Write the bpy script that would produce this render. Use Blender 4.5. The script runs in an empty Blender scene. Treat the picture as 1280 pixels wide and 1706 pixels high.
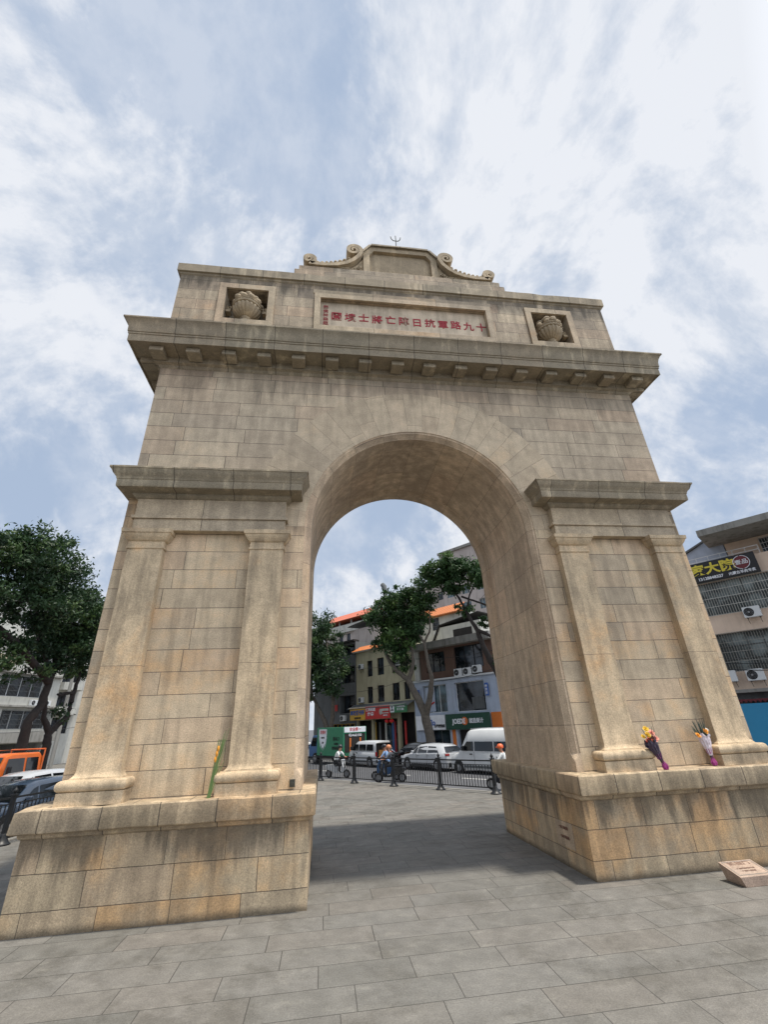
import bpy, bmesh, math, random
from mathutils import Vector, Matrix
random.seed(7)
S = bpy.context.scene
COL = S.collection
pi = math.pi
# ---------------------------------------------------------------- camera
cam = bpy.data.cameras.new('camera'); camo = bpy.data.objects.new('camera', cam); COL.objects.link(camo)
cam.sensor_fit = 'VERTICAL'; cam.sensor_height = 24.0
cam.lens = 734.47 / 1706 * 24.0
cam.clip_end = 3000
yaw, pitch, roll = -0.1441, 0.4503, -0.0439
f = Vector((-math.sin(yaw)*math.cos(pitch), math.cos(yaw)*math.cos(pitch), math.sin(pitch)))
r = Vector((math.cos(yaw), math.sin(yaw), 0)); u = r.cross(f)
r2 = r*math.cos(roll)+u*math.sin(roll); u2 = -r*math.sin(roll)+u*math.cos(roll)
camo.matrix_world = Matrix(((r2.x, u2.x, -f.x, -2.1213), (r2.y, u2.y, -f.y, -8.6673), (r2.z, u2.z, -f.z, 2.4), (0, 0, 0, 1)))
S.camera = camo
# ---------------------------------------------------------------- light
S.view_settings.view_transform = 'Standard'; S.view_settings.look = 'None'
S.view_settings.exposure = 0.22; S.view_settings.gamma = 1
SUN = Vector((0.19, -0.155, 1.0)).normalized()
sun = bpy.data.lights.new('sun', 'SUN'); sun.energy = 4.1; sun.angle = math.radians(3.0); sun.color = (1.0, 0.93, 0.83)
suno = bpy.data.objects.new('sun', sun); COL.objects.link(suno)
suno.rotation_euler = SUN.to_track_quat('Z', 'Y').to_euler()
W = bpy.data.worlds.new('World'); S.world = W; W.use_nodes = True
def sky_world():
    nt = W.node_tree; N = nt.nodes; L = nt.links; N.clear()
    out = N.new('ShaderNodeOutputWorld'); bg = N.new('ShaderNodeBackground'); bg.inputs['Strength'].default_value = 0.1
    sk = N.new('ShaderNodeTexSky'); sk.sky_type = 'NISHITA'; sk.sun_disc = False
    sk.sun_elevation = math.asin(SUN.z); sk.sun_rotation = math.atan2(SUN.x, SUN.y)
    sk.air_density = 1.0; sk.dust_density = 0.6; sk.ozone_density = 2.0
    tc = N.new('ShaderNodeTexCoord')
    def math_(op, a, b=None, c=None):
        n = N.new('ShaderNodeMath'); n.operation = op
        for i, v in enumerate((a, b, c)):
            if v is None: continue
            if isinstance(v, (int, float)): n.inputs[i].default_value = v
            else: L.new(v, n.inputs[i])
        return n.outputs[0]
    sep = N.new('ShaderNodeSeparateXYZ'); L.new(tc.outputs['Generated'], sep.inputs[0])
    # flat cloud deck: project the direction onto a plane overhead
    zc = math_('ADD', math_('MAXIMUM', sep.outputs[2], 0.0), 0.95)
    cx = math_('DIVIDE', sep.outputs[0], zc); cy = math_('DIVIDE', sep.outputs[1], zc)
    cmb = N.new('ShaderNodeCombineXYZ'); L.new(cx, cmb.inputs[0]); L.new(cy, cmb.inputs[1])
    def noise(vec, sc, det, rough, dist=0.0, loc=(0, 0, 0)):
        mp = N.new('ShaderNodeMapping'); mp.inputs['Location'].default_value = loc; L.new(vec, mp.inputs[0])
        n = N.new('ShaderNodeTexNoise'); n.inputs['Scale'].default_value = sc; n.inputs['Detail'].default_value = det
        n.inputs['Roughness'].default_value = rough; n.inputs['Distortion'].default_value = dist
        L.new(mp.outputs[0], n.inputs['Vector']); return n.outputs[0]
    n1 = noise(cmb.outputs[0], 2.9, 14, 0.62, 0.30, (3.1, 1.7, 0))
    n1b = noise(cmb.outputs[0], 2.9, 14, 0.62, 0.30, (3.1+0.022, 1.7-0.019, 0))
    n2 = noise(cmb.outputs[0], 12.0, 10, 0.60, 0.2, (7.3, 2.7, 0))
    n3 = noise(cmb.outputs[0], 4.4, 10, 0.6, 0.3, (1.25, 9.3, 0))
    puff = math_('ABSOLUTE', math_('SUBTRACT', math_('MULTIPLY', n2, 2.0), 1.0))     # billows
    lit = math_('MULTIPLY', math_('SUBTRACT', n1, n1b), 3.2)                         # side of each bank turned to the sun
    cov = math_('ADD', math_('MULTIPLY', n1, 1.35), math_('MULTIPLY', puff, -0.28))
    # where the banks and the clear gaps lie (directions)
    def blob(d, k, w):
        d = Vector(d).normalized()
        dp = N.new('ShaderNodeVectorMath'); dp.operation = 'DOT_PRODUCT'; L.new(tc.outputs['Generated'], dp.inputs[0]); dp.inputs[1].default_value = d
        e = math_('POWER', math_('MAXIMUM', dp.outputs['Value'], 0.0), k)
        return math_('MULTIPLY', e, w)
    for d, k, w in BLOBS: cov = math_('ADD', cov, blob(d, k, w))
    rmp = N.new('ShaderNodeMapRange'); rmp.interpolation_type = 'SMOOTHSTEP'
    L.new(cov, rmp.inputs[0]); rmp.inputs[1].default_value = 0.44; rmp.inputs[2].default_value = 0.72
    wisp = N.new('ShaderNodeMapRange'); wisp.interpolation_type = 'SMOOTHSTEP'; L.new(math_('SUBTRACT', n3, math_('MULTIPLY', puff, 0.12)), wisp.inputs[0]); wisp.inputs[1].default_value = 0.40; wisp.inputs[2].default_value = 0.62
    fac = math_('MAXIMUM', rmp.outputs[0], math_('MULTIPLY', wisp.outputs[0], 0.42))
    # brightness inside the cloud
    br = N.new('ShaderNodeMapRange'); L.new(math_('ADD', math_('ADD', lit, blob(raydir(1180, 120), 10, 0.14)), math_('SUBTRACT', math_('MULTIPLY', n3, 1.1), math_('MULTIPLY', puff, 0.15))), br.inputs[0])
    br.inputs[1].default_value = 0.36; br.inputs[2].default_value = 0.68; br.inputs[3].default_value = 0.0; br.inputs[4].default_value = 1.0
    cr = N.new('ShaderNodeValToRGB'); L.new(br.outputs[0], cr.inputs[0])
    cr.color_ramp.elements[0].color = (5.0, 5.6, 6.6, 1); cr.color_ramp.elements[1].color = (7.15, 7.4, 7.9, 1)
    skc = N.new('ShaderNodeMixRGB'); skc.blend_type = 'MULTIPLY'; skc.inputs[0].default_value = 1; L.new(sk.outputs[0], skc.inputs[1]); skc.inputs[2].default_value = SKYTINT
    # (brighter towards the sun at the upper right)
    # thin veil over the blue so that gaps stay pale
    veil = N.new('ShaderNodeMixRGB'); veil.inputs[0].default_value = 0.9; L.new(skc.outputs[0], veil.inputs[1]); veil.inputs[2].default_value = (3.8, 4.65, 6.0, 1)
    mx = N.new('ShaderNodeMixRGB'); L.new(fac, mx.inputs[0]); L.new(veil.outputs[0], mx.inputs[1]); L.new(cr.outputs[0], mx.inputs[2])
    # glow added to the unseen sky on the sun's side, lights the arch front
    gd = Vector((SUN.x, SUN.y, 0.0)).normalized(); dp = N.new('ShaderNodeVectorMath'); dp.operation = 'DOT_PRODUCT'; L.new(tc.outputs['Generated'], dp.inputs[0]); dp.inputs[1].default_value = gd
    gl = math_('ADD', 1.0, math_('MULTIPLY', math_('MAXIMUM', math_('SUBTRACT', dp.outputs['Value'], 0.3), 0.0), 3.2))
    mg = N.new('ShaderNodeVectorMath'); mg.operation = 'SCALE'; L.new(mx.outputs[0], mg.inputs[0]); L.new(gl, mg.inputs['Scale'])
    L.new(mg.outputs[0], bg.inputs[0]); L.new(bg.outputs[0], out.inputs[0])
SKYTINT = (0.9, 1.0, 1.15, 1)
BLOBS = []
def raydir(px, py):
    d = f*734.47 + r2*(px-640) - u2*(py-853); return tuple(d.normalized())
for px, py, k, w in ((330, 100, 30, -0.30), (510, 210, 60, -0.24), (1150, 150, 18, 0.20), (330, 330, 40, 0.16), (90, 600, 14, 0.10),
                     (60, 850, 90, -0.30), (1200, 760, 80, -0.26), (690, 310, 300, -0.07), (1050, 520, 60, 0.12), (640, 890, 60, -0.20),
                     (580, 960, 700, 0.16), (690, 950, 900, 0.16), (960, 430, 300, -0.06), (740, 150, 90, 0.12), (60, 120, 60, 0.10)):
    BLOBS.append((raydir(px, py), k, w))
sky_world()
# ---------------------------------------------------------------- materials
def lin(c):
    return tuple(((x/255)/12.92 if x/255 <= 0.04045 else ((x/255+0.055)/1.055)**2.4) for x in c) + (1,)
class NT:
    def __init__(s, name):
        s.m = bpy.data.materials.new(name); s.m.use_nodes = True; s.t = s.m.node_tree; s.t.nodes.clear()
        s.out = s.n('ShaderNodeOutputMaterial'); s.b = s.n('ShaderNodeBsdfPrincipled'); s.l(s.b.outputs[0], s.out.inputs[0])
    def n(s, k, **kw):
        x = s.t.nodes.new(k)
        for a, v in kw.items(): setattr(x, a, v)
        return x
    def l(s, a, b): s.t.links.new(a, b)
    def set(s, node, i, v):
        if isinstance(v, (int, float, tuple)): node.inputs[i].default_value = v
        else: s.l(v, node.inputs[i])
    def math(s, op, a, b=None, clamp=False):
        x = s.n('ShaderNodeMath', operation=op); x.use_clamp = clamp; s.set(x, 0, a)
        if b is not None: s.set(x, 1, b)
        return x.outputs[0]
    def mix(s, fac, a, b, mode='MIX'):
        x = s.n('ShaderNodeMixRGB', blend_type=mode); s.set(x, 0, fac); s.set(x, 1, a); s.set(x, 2, b); return x.outputs[0]
    def noise(s, vec, sc, det=3, rough=0.5, scale3=None):
        if scale3: 
            mp = s.n('ShaderNodeMapping'); mp.inputs['Scale'].default_value = scale3; s.l(vec, mp.inputs[0]); vec = mp.outputs[0]
        x = s.n('ShaderNodeTexNoise'); x.inputs['Scale'].default_value = sc; x.inputs['Detail'].default_value = det; x.inputs['Roughness'].default_value = rough
        s.l(vec, x.inputs['Vector']); return x.outputs[0]
    def rng(s, v, a, b, c=0.0, d=1.0, smooth=False):
        x = s.n('ShaderNodeMapRange'); 
        if smooth: x.interpolation_type = 'SMOOTHSTEP'
        s.l(v, x.inputs[0]); x.inputs[1].default_value = a; x.inputs[2].default_value = b; x.inputs[3].default_value = c; x.inputs[4].default_value = d; return x.outputs[0]
    def bump(s, h, strength=0.3, dist=0.01, prev=None):
        x = s.n('ShaderNodeBump'); x.inputs['Strength'].default_value = strength; x.inputs['Distance'].default_value = dist; s.l(h, x.inputs['Height'])
        if prev is not None: s.l(prev, x.inputs['Normal'])
        return x.outputs[0]
def stone(name, w=0.8, h=0.378, warm=0.5, dirt=0.4, joint=0.006, base=((126, 118, 104), (158, 146, 126)), ochre=(160, 122, 78), rough=0.85, irregular=True, speck=1.0, jointcol=(62, 56, 48), streak=0.5, contrast=1.0, voff=0.0, pinkish=0.3, drips=(), foot=False, spots=False, tint=(1.045, 0.99, 0.94, 1)):
    k = NT(name); uv = k.n('ShaderNodeUVMap').outputs[0]; geo = k.n('ShaderNodeNewGeometry'); pos = geo.outputs['Position']
    sp = k.n('ShaderNodeSeparateXYZ'); k.l(uv, sp.inputs[0])
    vv = k.math('ADD', sp.outputs[1], voff)
    if irregular:
        row = k.math('FLOOR', k.math('DIVIDE', vv, h))
        wn = k.n('ShaderNodeTexWhiteNoise', noise_dimensions='1D'); k.l(row, wn.inputs['W'])
        wn2 = k.n('ShaderNodeTexWhiteNoise', noise_dimensions='1D'); k.l(k.math('ADD', row, 17.3), wn2.inputs['W'])
        uu = k.math('ADD', k.math('MULTIPLY', sp.outputs[0], k.math('ADD', k.math('MULTIPLY', wn.outputs[0], 0.45), 0.78)), k.math('MULTIPLY', wn2.outputs[0], 5.7))
    else: uu = sp.outputs[0]
    cb = k.n('ShaderNodeCombineXYZ'); k.l(uu, cb.inputs[0]); k.l(vv, cb.inputs[1])
    bt = k.n('ShaderNodeTexBrick'); k.l(cb.outputs[0], bt.inputs['Vector'])
    bt.inputs['Scale'].default_value = 1; bt.inputs['Brick Width'].default_value = w; bt.inputs['Row Height'].default_value = h
    bt.inputs['Mortar Size'].default_value = joint; bt.inputs['Mortar Smooth'].default_value = 0.3; bt.offset = 0.0 if irregular else 0.5
    bt.inputs['Color1'].default_value = (0, 0, 0, 1); bt.inputs['Color2'].default_value = (1, 1, 1, 1); bt.inputs['Mortar'].default_value = (0.5, 0.5, 0.5, 1)
    rnd = k.n('ShaderNodeSeparateColor'); k.l(bt.outputs['Color'], rnd.inputs[0]); rnd = rnd.outputs[0]
    big = k.noise(pos, 0.7, 5, 0.6); med = k.noise(pos, 3.5, 4, 0.6)
    a = k.mix(k.rng(rnd, 0.0, 1.0, 0.5-0.5*contrast, 0.5+0.5*contrast), lin(base[0]), lin(base[1]))
    r3 = k.math('FRACT', k.math('MULTIPLY', rnd, 7.31)); a = k.mix(k.math('MULTIPLY', k.math('POWER', r3, 3.0), pinkish), a, lin((200, 164, 136)))
    r4 = k.math('FRACT', k.math('MULTIPLY', rnd, 13.7)); a = k.mix(k.math('MULTIPLY', k.math('POWER', r4, 3.0), pinkish*1.2), a, lin((140, 134, 124)))
    # ochre iron staining, by block and in patches
    wsum = k.math('ADD', k.math('MULTIPLY', big, 0.8), k.math('MULTIPLY', rnd, 0.22)); wsum = k.math('ADD', wsum, k.math('MULTIPLY', med, 0.35))
    of = k.rng(wsum, 0.86-0.36*warm, 1.12-0.36*warm, 0, min(1.0, 0.35+0.6*warm), True)
    a = k.mix(of, a, lin(ochre))
    # vertical rain streaks
    st = k.noise(pos, 1.0, 6, 0.62, (5.0, 5.0, 0.55)); st2 = k.noise(pos, 0.55, 3, 0.5)
    sf = k.rng(k.math('ADD', st, k.math('MULTIPLY', st2, 0.5)), 0.98-0.26*dirt, 0.70-0.26*dirt, 0, 1, True)
    sf = k.math('MULTIPLY', k.math('SUBTRACT', 1.0, sf), streak*0.9)
    a = k.mix(sf, a, lin((66, 61, 53)))
    pz_ = k.n('ShaderNodeSeparateXYZ'); k.l(pos, pz_.inputs[0])
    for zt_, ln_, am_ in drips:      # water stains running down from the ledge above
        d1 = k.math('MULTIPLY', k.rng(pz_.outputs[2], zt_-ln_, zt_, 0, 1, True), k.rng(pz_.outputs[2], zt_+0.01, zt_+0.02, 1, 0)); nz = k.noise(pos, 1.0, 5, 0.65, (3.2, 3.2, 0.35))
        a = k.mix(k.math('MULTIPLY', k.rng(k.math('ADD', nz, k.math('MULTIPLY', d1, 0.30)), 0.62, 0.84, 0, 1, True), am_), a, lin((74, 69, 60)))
    if foot:     # grime where the stone meets the paving
        a = k.mix(k.math('MULTIPLY', k.rng(k.math('SUBTRACT', pz_.outputs[2], k.math('MULTIPLY', med, 0.14)), -0.05, 0.035, 0.75, 0.0), 1.0), a, lin((70, 64, 52)))
    if spots:    # gum, dark spots and blotches on the paving
        vo = k.n('ShaderNodeTexVoronoi'); vo.inputs['Scale'].default_value = 1.7; k.l(pos, vo.inputs['Vector'])
        vs = k.n('ShaderNodeSeparateColor'); k.l(vo.outputs['Color'], vs.inputs[0])
        a = k.mix(k.math('MULTIPLY', k.math('MULTIPLY', k.rng(vo.outputs['Distance'], 0.02, 0.05, 1, 0), k.rng(vs.outputs[0], 0.6, 0.62)), 0.7), a, lin((52, 50, 46)))
        bz = k.noise(pos, 0.9, 8, 0.7); a = k.mix(k.math('MULTIPLY', k.rng(bz, 0.48, 0.64, 0, 1, True), 0.55), a, lin((74, 71, 64)))
        bz = k.noise(pos, 2.7, 8, 0.7, (1, 1.6, 1)); a = k.mix(k.math('MULTIPLY', k.rng(bz, 0.52, 0.72, 0, 1, True), 0.45), a, lin((136, 133, 124)))
    gr = k.rng(med, 0.35, 0.68, 0.84, 1.10); a = k.mix(1.0, a, gr, 'MULTIPLY')
    # granite grain
    g1 = k.noise(pos, 48, 3, 0.7); g2 = k.noise(pos, 130, 2, 0.6)
    g = k.math('ADD', k.math('MULTIPLY', g1, 0.6), k.math('MULTIPLY', g2, 0.4))
    a = k.mix(1.0, a, tint, 'MULTIPLY')
    a = k.mix(speck, a, k.rng(g, 0.34, 0.64, 0.62, 1.28), 'MULTIPLY')
    a = k.mix(k.math('MULTIPLY', bt.outputs['Fac'], 0.8), a, lin(jointcol))
    k.l(a, k.b.inputs['Base Color']); k.b.inputs['Roughness'].default_value = rough
    nm = k.bump(g, 0.35*speck, 0.012); nm = k.bump(k.math('SUBTRACT', 1.0, bt.outputs['Fac']), 0.6, 0.008, nm)
    nm = k.bump(med, 0.25, 0.03, nm); k.l(nm, k.b.inputs['Normal'])
    return k.m
def plain(name, c, rough=0.6, metal=0.0, var=0.12, sc=2.0, dirt=0.0, bump=0.0, spec=0.5, coat=0.0):
    k = NT(name); pos = k.n('ShaderNodeTexCoord').outputs['Object']
    n = k.noise(pos, sc, 5, 0.6)
    a = k.mix(1.0, lin(c), k.rng(n, 0.3, 0.7, 1-var, 1+var), 'MULTIPLY')
    if dirt:
        st = k.noise(pos, 1.2, 6, 0.65, (2.5, 2.5, 0.4)); a = k.mix(k.math('MULTIPLY', k.rng(st, 0.45, 0.75, 0, 1, True), dirt), a, lin((60, 56, 50)))
    k.l(a, k.b.inputs['Base Color']); k.b.inputs['Roughness'].default_value = rough; k.b.inputs['Metallic'].default_value = metal
    k.b.inputs['Specular IOR Level'].default_value = spec; k.b.inputs['Coat Weight'].default_value = coat; k.b.inputs['Coat Roughness'].default_value = 0.08
    if bump: k.l(k.bump(k.noise(pos, 30, 3), bump, 0.01), k.b.inputs['Normal'])
    return k.m
from mathutils import noise as mnoise
def glassm(name, c=(22, 26, 30), rough=0.08):
    k = NT(name); pos = k.n('ShaderNodeTexCoord').outputs['Object']; n = k.noise(pos, 0.9, 3)
    k.l(k.mix(k.rng(n, 0.45, 0.62), lin(c), lin(tuple(min(255, x*1.9+12) for x in c))), k.b.inputs['Base Color'])
    k.b.inputs['Roughness'].default_value = rough; k.b.inputs['Specular IOR Level'].default_value = 0.6
    k.l(k.bump(k.noise(pos, 1.5, 2), 0.06, 0.05), k.b.inputs['Normal']); return k.m
def leafm(name, c1, c2, c3):
    k = NT(name); geo = k.n('ShaderNodeNewGeometry'); pos = geo.outputs['Position']
    n = k.noise(pos, 0.9, 3); at = k.n('ShaderNodeUVMap').outputs[0]; sp = k.n('ShaderNodeSeparateXYZ'); k.l(at, sp.inputs[0])
    a = k.mix(k.rng(n, 0.35, 0.65), lin(c1), lin(c2)); a = k.mix(k.rng(sp.outputs[0], 0.6, 1.0, 0, 0.8), a, lin(c3))
    k.l(a, k.b.inputs['Base Color']); k.b.inputs['Roughness'].default_value = 0.5; k.b.inputs['Specular IOR Level'].default_value = 0.35
    tr = k.n('ShaderNodeBsdfTranslucent'); k.l(a, tr.inputs[0]); mx = k.n('ShaderNodeMixShader'); mx.inputs[0].default_value = 0.25
    k.l(k.b.outputs[0], mx.inputs[1]); k.l(tr.outputs[0], mx.inputs[2]); k.l(mx.outputs[0], k.out.inputs[0]); return k.m
MS = {}
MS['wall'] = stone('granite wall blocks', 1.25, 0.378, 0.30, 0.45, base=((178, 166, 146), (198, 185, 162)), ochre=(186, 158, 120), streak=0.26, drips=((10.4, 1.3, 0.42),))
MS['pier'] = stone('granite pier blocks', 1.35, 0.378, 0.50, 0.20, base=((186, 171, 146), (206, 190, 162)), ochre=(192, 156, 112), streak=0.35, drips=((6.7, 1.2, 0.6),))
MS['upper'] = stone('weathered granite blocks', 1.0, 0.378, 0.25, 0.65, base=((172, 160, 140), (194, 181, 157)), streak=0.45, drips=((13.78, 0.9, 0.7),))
MS['shaft'] = stone('granite pilaster', 9.0, 4.1, 0.66, 0.15, base=((190, 173, 145), (194, 177, 149)), ochre=(188, 148, 100), irregular=False, joint=0.004, voff=0.6, pinkish=0.0)
MS['trim'] = stone('granite trim', 1.15, 3.0, 0.10, 0.85, joint=0.010, base=((172, 163, 140), (188, 176, 151)), irregular=False, streak=0.6, ochre=(164, 138, 100), pinkish=0.1)
MS['frieze'] = stone('granite frieze', 1.85, 3.0, 0.30, 0.5, joint=0.007, base=((174, 161, 138), (184, 171, 147)), irregular=False, streak=0.3)
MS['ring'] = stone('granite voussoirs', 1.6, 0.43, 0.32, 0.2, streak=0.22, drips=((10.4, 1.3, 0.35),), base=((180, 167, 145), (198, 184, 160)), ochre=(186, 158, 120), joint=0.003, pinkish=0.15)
MS['soffit'] = stone('granite soffit', 1.6, 0.80, 0.35, 0.5, base=((194, 176, 152), (206, 188, 162)), ochre=(192, 160, 124), joint=0.004, streak=0.35, contrast=0.6)
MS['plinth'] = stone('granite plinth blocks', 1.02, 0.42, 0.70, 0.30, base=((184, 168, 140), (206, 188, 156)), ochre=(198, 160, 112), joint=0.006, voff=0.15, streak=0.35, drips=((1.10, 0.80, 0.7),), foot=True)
MS['cap'] = stone('granite plinth cap', 0.82, 3.0, 0.45, 0.45, base=((184, 168, 139), (196, 179, 150)), ochre=(186, 150, 104), irregular=False, joint=0.010, streak=0.5)
MS['carve'] = stone('carved granite', 9.0, 9.0, 0.20, 0.6, base=((180, 165, 138), (180, 165, 138)), irregular=False, streak=0.45, joint=0.0, pinkish=0.0)
MS['panel'] = stone('smooth granite panel', 9.0, 9.0, 0.05, 0.25, base=((194, 182, 162), (194, 182, 162)), irregular=False, speck=0.5, streak=0.35, joint=0.0, pinkish=0.0)
MS['red'] = plain('red letter paint', (150, 34, 46), 0.7, var=0.25, sc=14)
MS['redfaint'] = plain('faded red letter paint', (140, 70, 66), 0.8, var=0.25, sc=14)
MS['darkletter'] = plain('dark engraved letter', (52, 26, 22), 0.8)
MS['paving'] = stone('grey granite paving', 1.06, 0.487, 0.0, 0.3, base=((104, 103, 98), (114, 112, 107)), ochre=(116, 110, 98), irregular=True, joint=0.006, jointcol=(54, 52, 48), speck=0.9, streak=0.15, rough=0.75, pinkish=0.05, spots=True, tint=(1, 1, 1, 1))
MS['kerb'] = plain('kerb stone', (120, 118, 112), 0.85, dirt=0.3, bump=0.3)
MS['asphalt'] = plain('asphalt', (84, 85, 88), 0.85, sc=0.6, var=0.12, bump=0.4)
MS['marking'] = plain('road paint', (205, 205, 200), 0.7, var=0.1)
MS['black'] = plain('black iron', (20, 22, 24), 0.45, var=0.2)
MS['iron'] = plain('dark metal', (70, 70, 64), 0.5, metal=0.6)
MS['bark'] = plain('bark', (84, 77, 68), 0.95, sc=5, var=0.35, bump=0.8)
MS['barkdark'] = plain('dark bark', (44, 38, 34), 0.95, sc=5, var=0.35, bump=0.8)
MS['leaf'] = leafm('leaves', (36, 60, 32), (54, 82, 42), (88, 114, 58))
MS['leafdark'] = leafm('dark leaves', (32, 52, 32), (46, 70, 40), (82, 106, 58))
MS['glass'] = glassm('dark window glass'); MS['glassblue'] = glassm('bluish window glass', (44, 56, 62)); MS['curtain'] = glassm('window glass with curtains behind', (64, 70, 70), 0.25); MS['carglass'] = glassm('car glass', (16, 19, 22), 0.04)
MS['interior'] = plain('dark interior', (34, 31, 29), 0.9, var=0.4, sc=1.5)
MS['tyre'] = plain('tyre rubber', (24, 24, 25), 0.9); MS['rim'] = plain('alloy rim', (150, 152, 155), 0.35, metal=0.8)
MS['white'] = plain('white paint', (198, 200, 200), 0.35, var=0.05); MS['silver'] = plain('silver car paint', (172, 175, 178), 0.25, var=0.04, coat=0.6)
MS['chalk'] = plain('white wall', (180, 179, 171), 0.85, dirt=0.35, sc=0.8); MS['cream'] = plain('cream wall', (164, 157, 130), 0.88, dirt=0.35, sc=0.7)
MS['greywall'] = plain('grey render', (92, 95, 96), 0.9, dirt=0.5, sc=0.8); MS['brown'] = plain('brown tile wall', (98, 74, 62), 0.8, dirt=0.4, sc=0.8)
MS['concrete'] = plain('weathered concrete', (138, 136, 130), 0.95, dirt=0.7, sc=0.9, bump=0.4); MS['pink'] = plain('pinkish render', (174, 164, 158), 0.9, dirt=0.3, sc=0.5)
MS['peach'] = plain('peach render', (206, 184, 164), 0.88, dirt=0.15, sc=0.5); MS['bluegrey'] = plain('pale blue cladding', (158, 168, 184), 0.55, dirt=0.15)
def tilem(name, c1, c2):
    k = NT(name); uv = k.n('ShaderNodeUVMap').outputs[0]; w = k.n('ShaderNodeTexWave'); w.wave_type = 'BANDS'; w.bands_direction = 'X'; k.l(uv, w.inputs[0])
    w.inputs['Scale'].default_value = 1.3; w.inputs['Distortion'].default_value = 0.2
    k.l(k.mix(w.outputs[1], lin(c1), lin(c2)), k.b.inputs['Base Color']); k.b.inputs['Roughness'].default_value = 0.5
    k.l(k.bump(w.outputs[1], 0.8, 0.06), k.b.inputs['Normal']); return k.m
MS['rooftile'] = tilem('orange glazed tile', (150, 74, 30), (222, 132, 58)); MS['redtile'] = tilem('red roof tile', (170, 84, 56), (206, 112, 78))
MS['signred'] = plain('red sign', (176, 44, 42), 0.5, var=0.1); MS['signyel'] = plain('yellow sign', (190, 148, 48), 0.55, var=0.1); MS['signgrn'] = plain('green sign', (48, 110, 70), 0.5)
MS['signdkgrn'] = plain('dark green sign', (18, 62, 46), 0.5); MS['signblack'] = plain('black sign', (18, 17, 18), 0.4); MS['signwhite'] = plain('white sign', (214, 216, 220), 0.5)
MS['gold'] = plain('gold lettering', (206, 188, 62), 0.5); MS['blueink'] = plain('blue lettering', (48, 84, 150), 0.5); MS['ink'] = plain('black lettering', (26, 26, 28), 0.6)
MS['maroon'] = plain('maroon emblem', (96, 28, 34), 0.5); MS['orange'] = plain('orange paint', (196, 96, 36), 0.4, coat=0.3); MS['orangepanel'] = plain('orange panel', (196, 106, 36), 0.6)
MS['trkgreen'] = plain('green truck box', (40, 118, 84), 0.45, var=0.08); MS['blue'] = plain('blue paint', (38, 82, 128), 0.4); MS['hoard'] = plain('blue hoarding', (38, 124, 164), 0.5, var=0.05, sc=0.6)
MS['navy'] = plain('dark blue car paint', (48, 60, 76), 0.2, coat=0.8, var=0.05); MS['blackcar'] = plain('black car paint', (22, 24, 27), 0.2, coat=0.8)
MS['lamp'] = plain('headlamp lens', (200, 205, 210), 0.1); MS['taillamp'] = plain('tail lamp lens', (150, 20, 18), 0.2)
MS['skin'] = plain('skin', (190, 138, 112), 0.6); MS['cloth_white'] = plain('white shirt', (214, 216, 214), 0.9); MS['cloth_blue'] = plain('light blue shirt', (128, 158, 196), 0.9)
MS['cloth_grey'] = plain('grey jacket', (98, 100, 106), 0.9); MS['cloth_black'] = plain('black trousers', (28, 29, 33), 0.9); MS['helmet_orange'] = plain('orange helmet', (222, 98, 48), 0.35)
MS['helmet_tan'] = plain('tan helmet', (186, 120, 80), 0.4); MS['helmet_dark'] = plain('dark helmet', (30, 32, 36), 0.35)
MS['magenta'] = plain('magenta wrap', (138, 32, 104), 0.5); MS['petal_yellow'] = plain('yellow petals', (220, 178, 48), 0.7); MS['petal_pink'] = plain('pink petals', (226, 150, 130), 0.7)
MS['petal_red'] = plain('red petals', (200, 90, 74), 0.7); MS['petal_orange'] = plain('orange petals', (222, 148, 40), 0.7); MS['petal_white'] = plain('white petals', (225, 220, 210), 0.7)
MS['wrapdark'] = plain('dark purple wrap', (58, 44, 62), 0.4); MS['wrapclear'] = plain('pale film wrap', (196, 182, 186), 0.25)
MS['stem'] = plain('green stem', (92, 116, 62), 0.6); MS['stemdark'] = plain('dark green leaf', (24, 44, 26), 0.6); MS['redcloth'] = plain('red lantern cloth', (190, 30, 34), 0.6)
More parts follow.
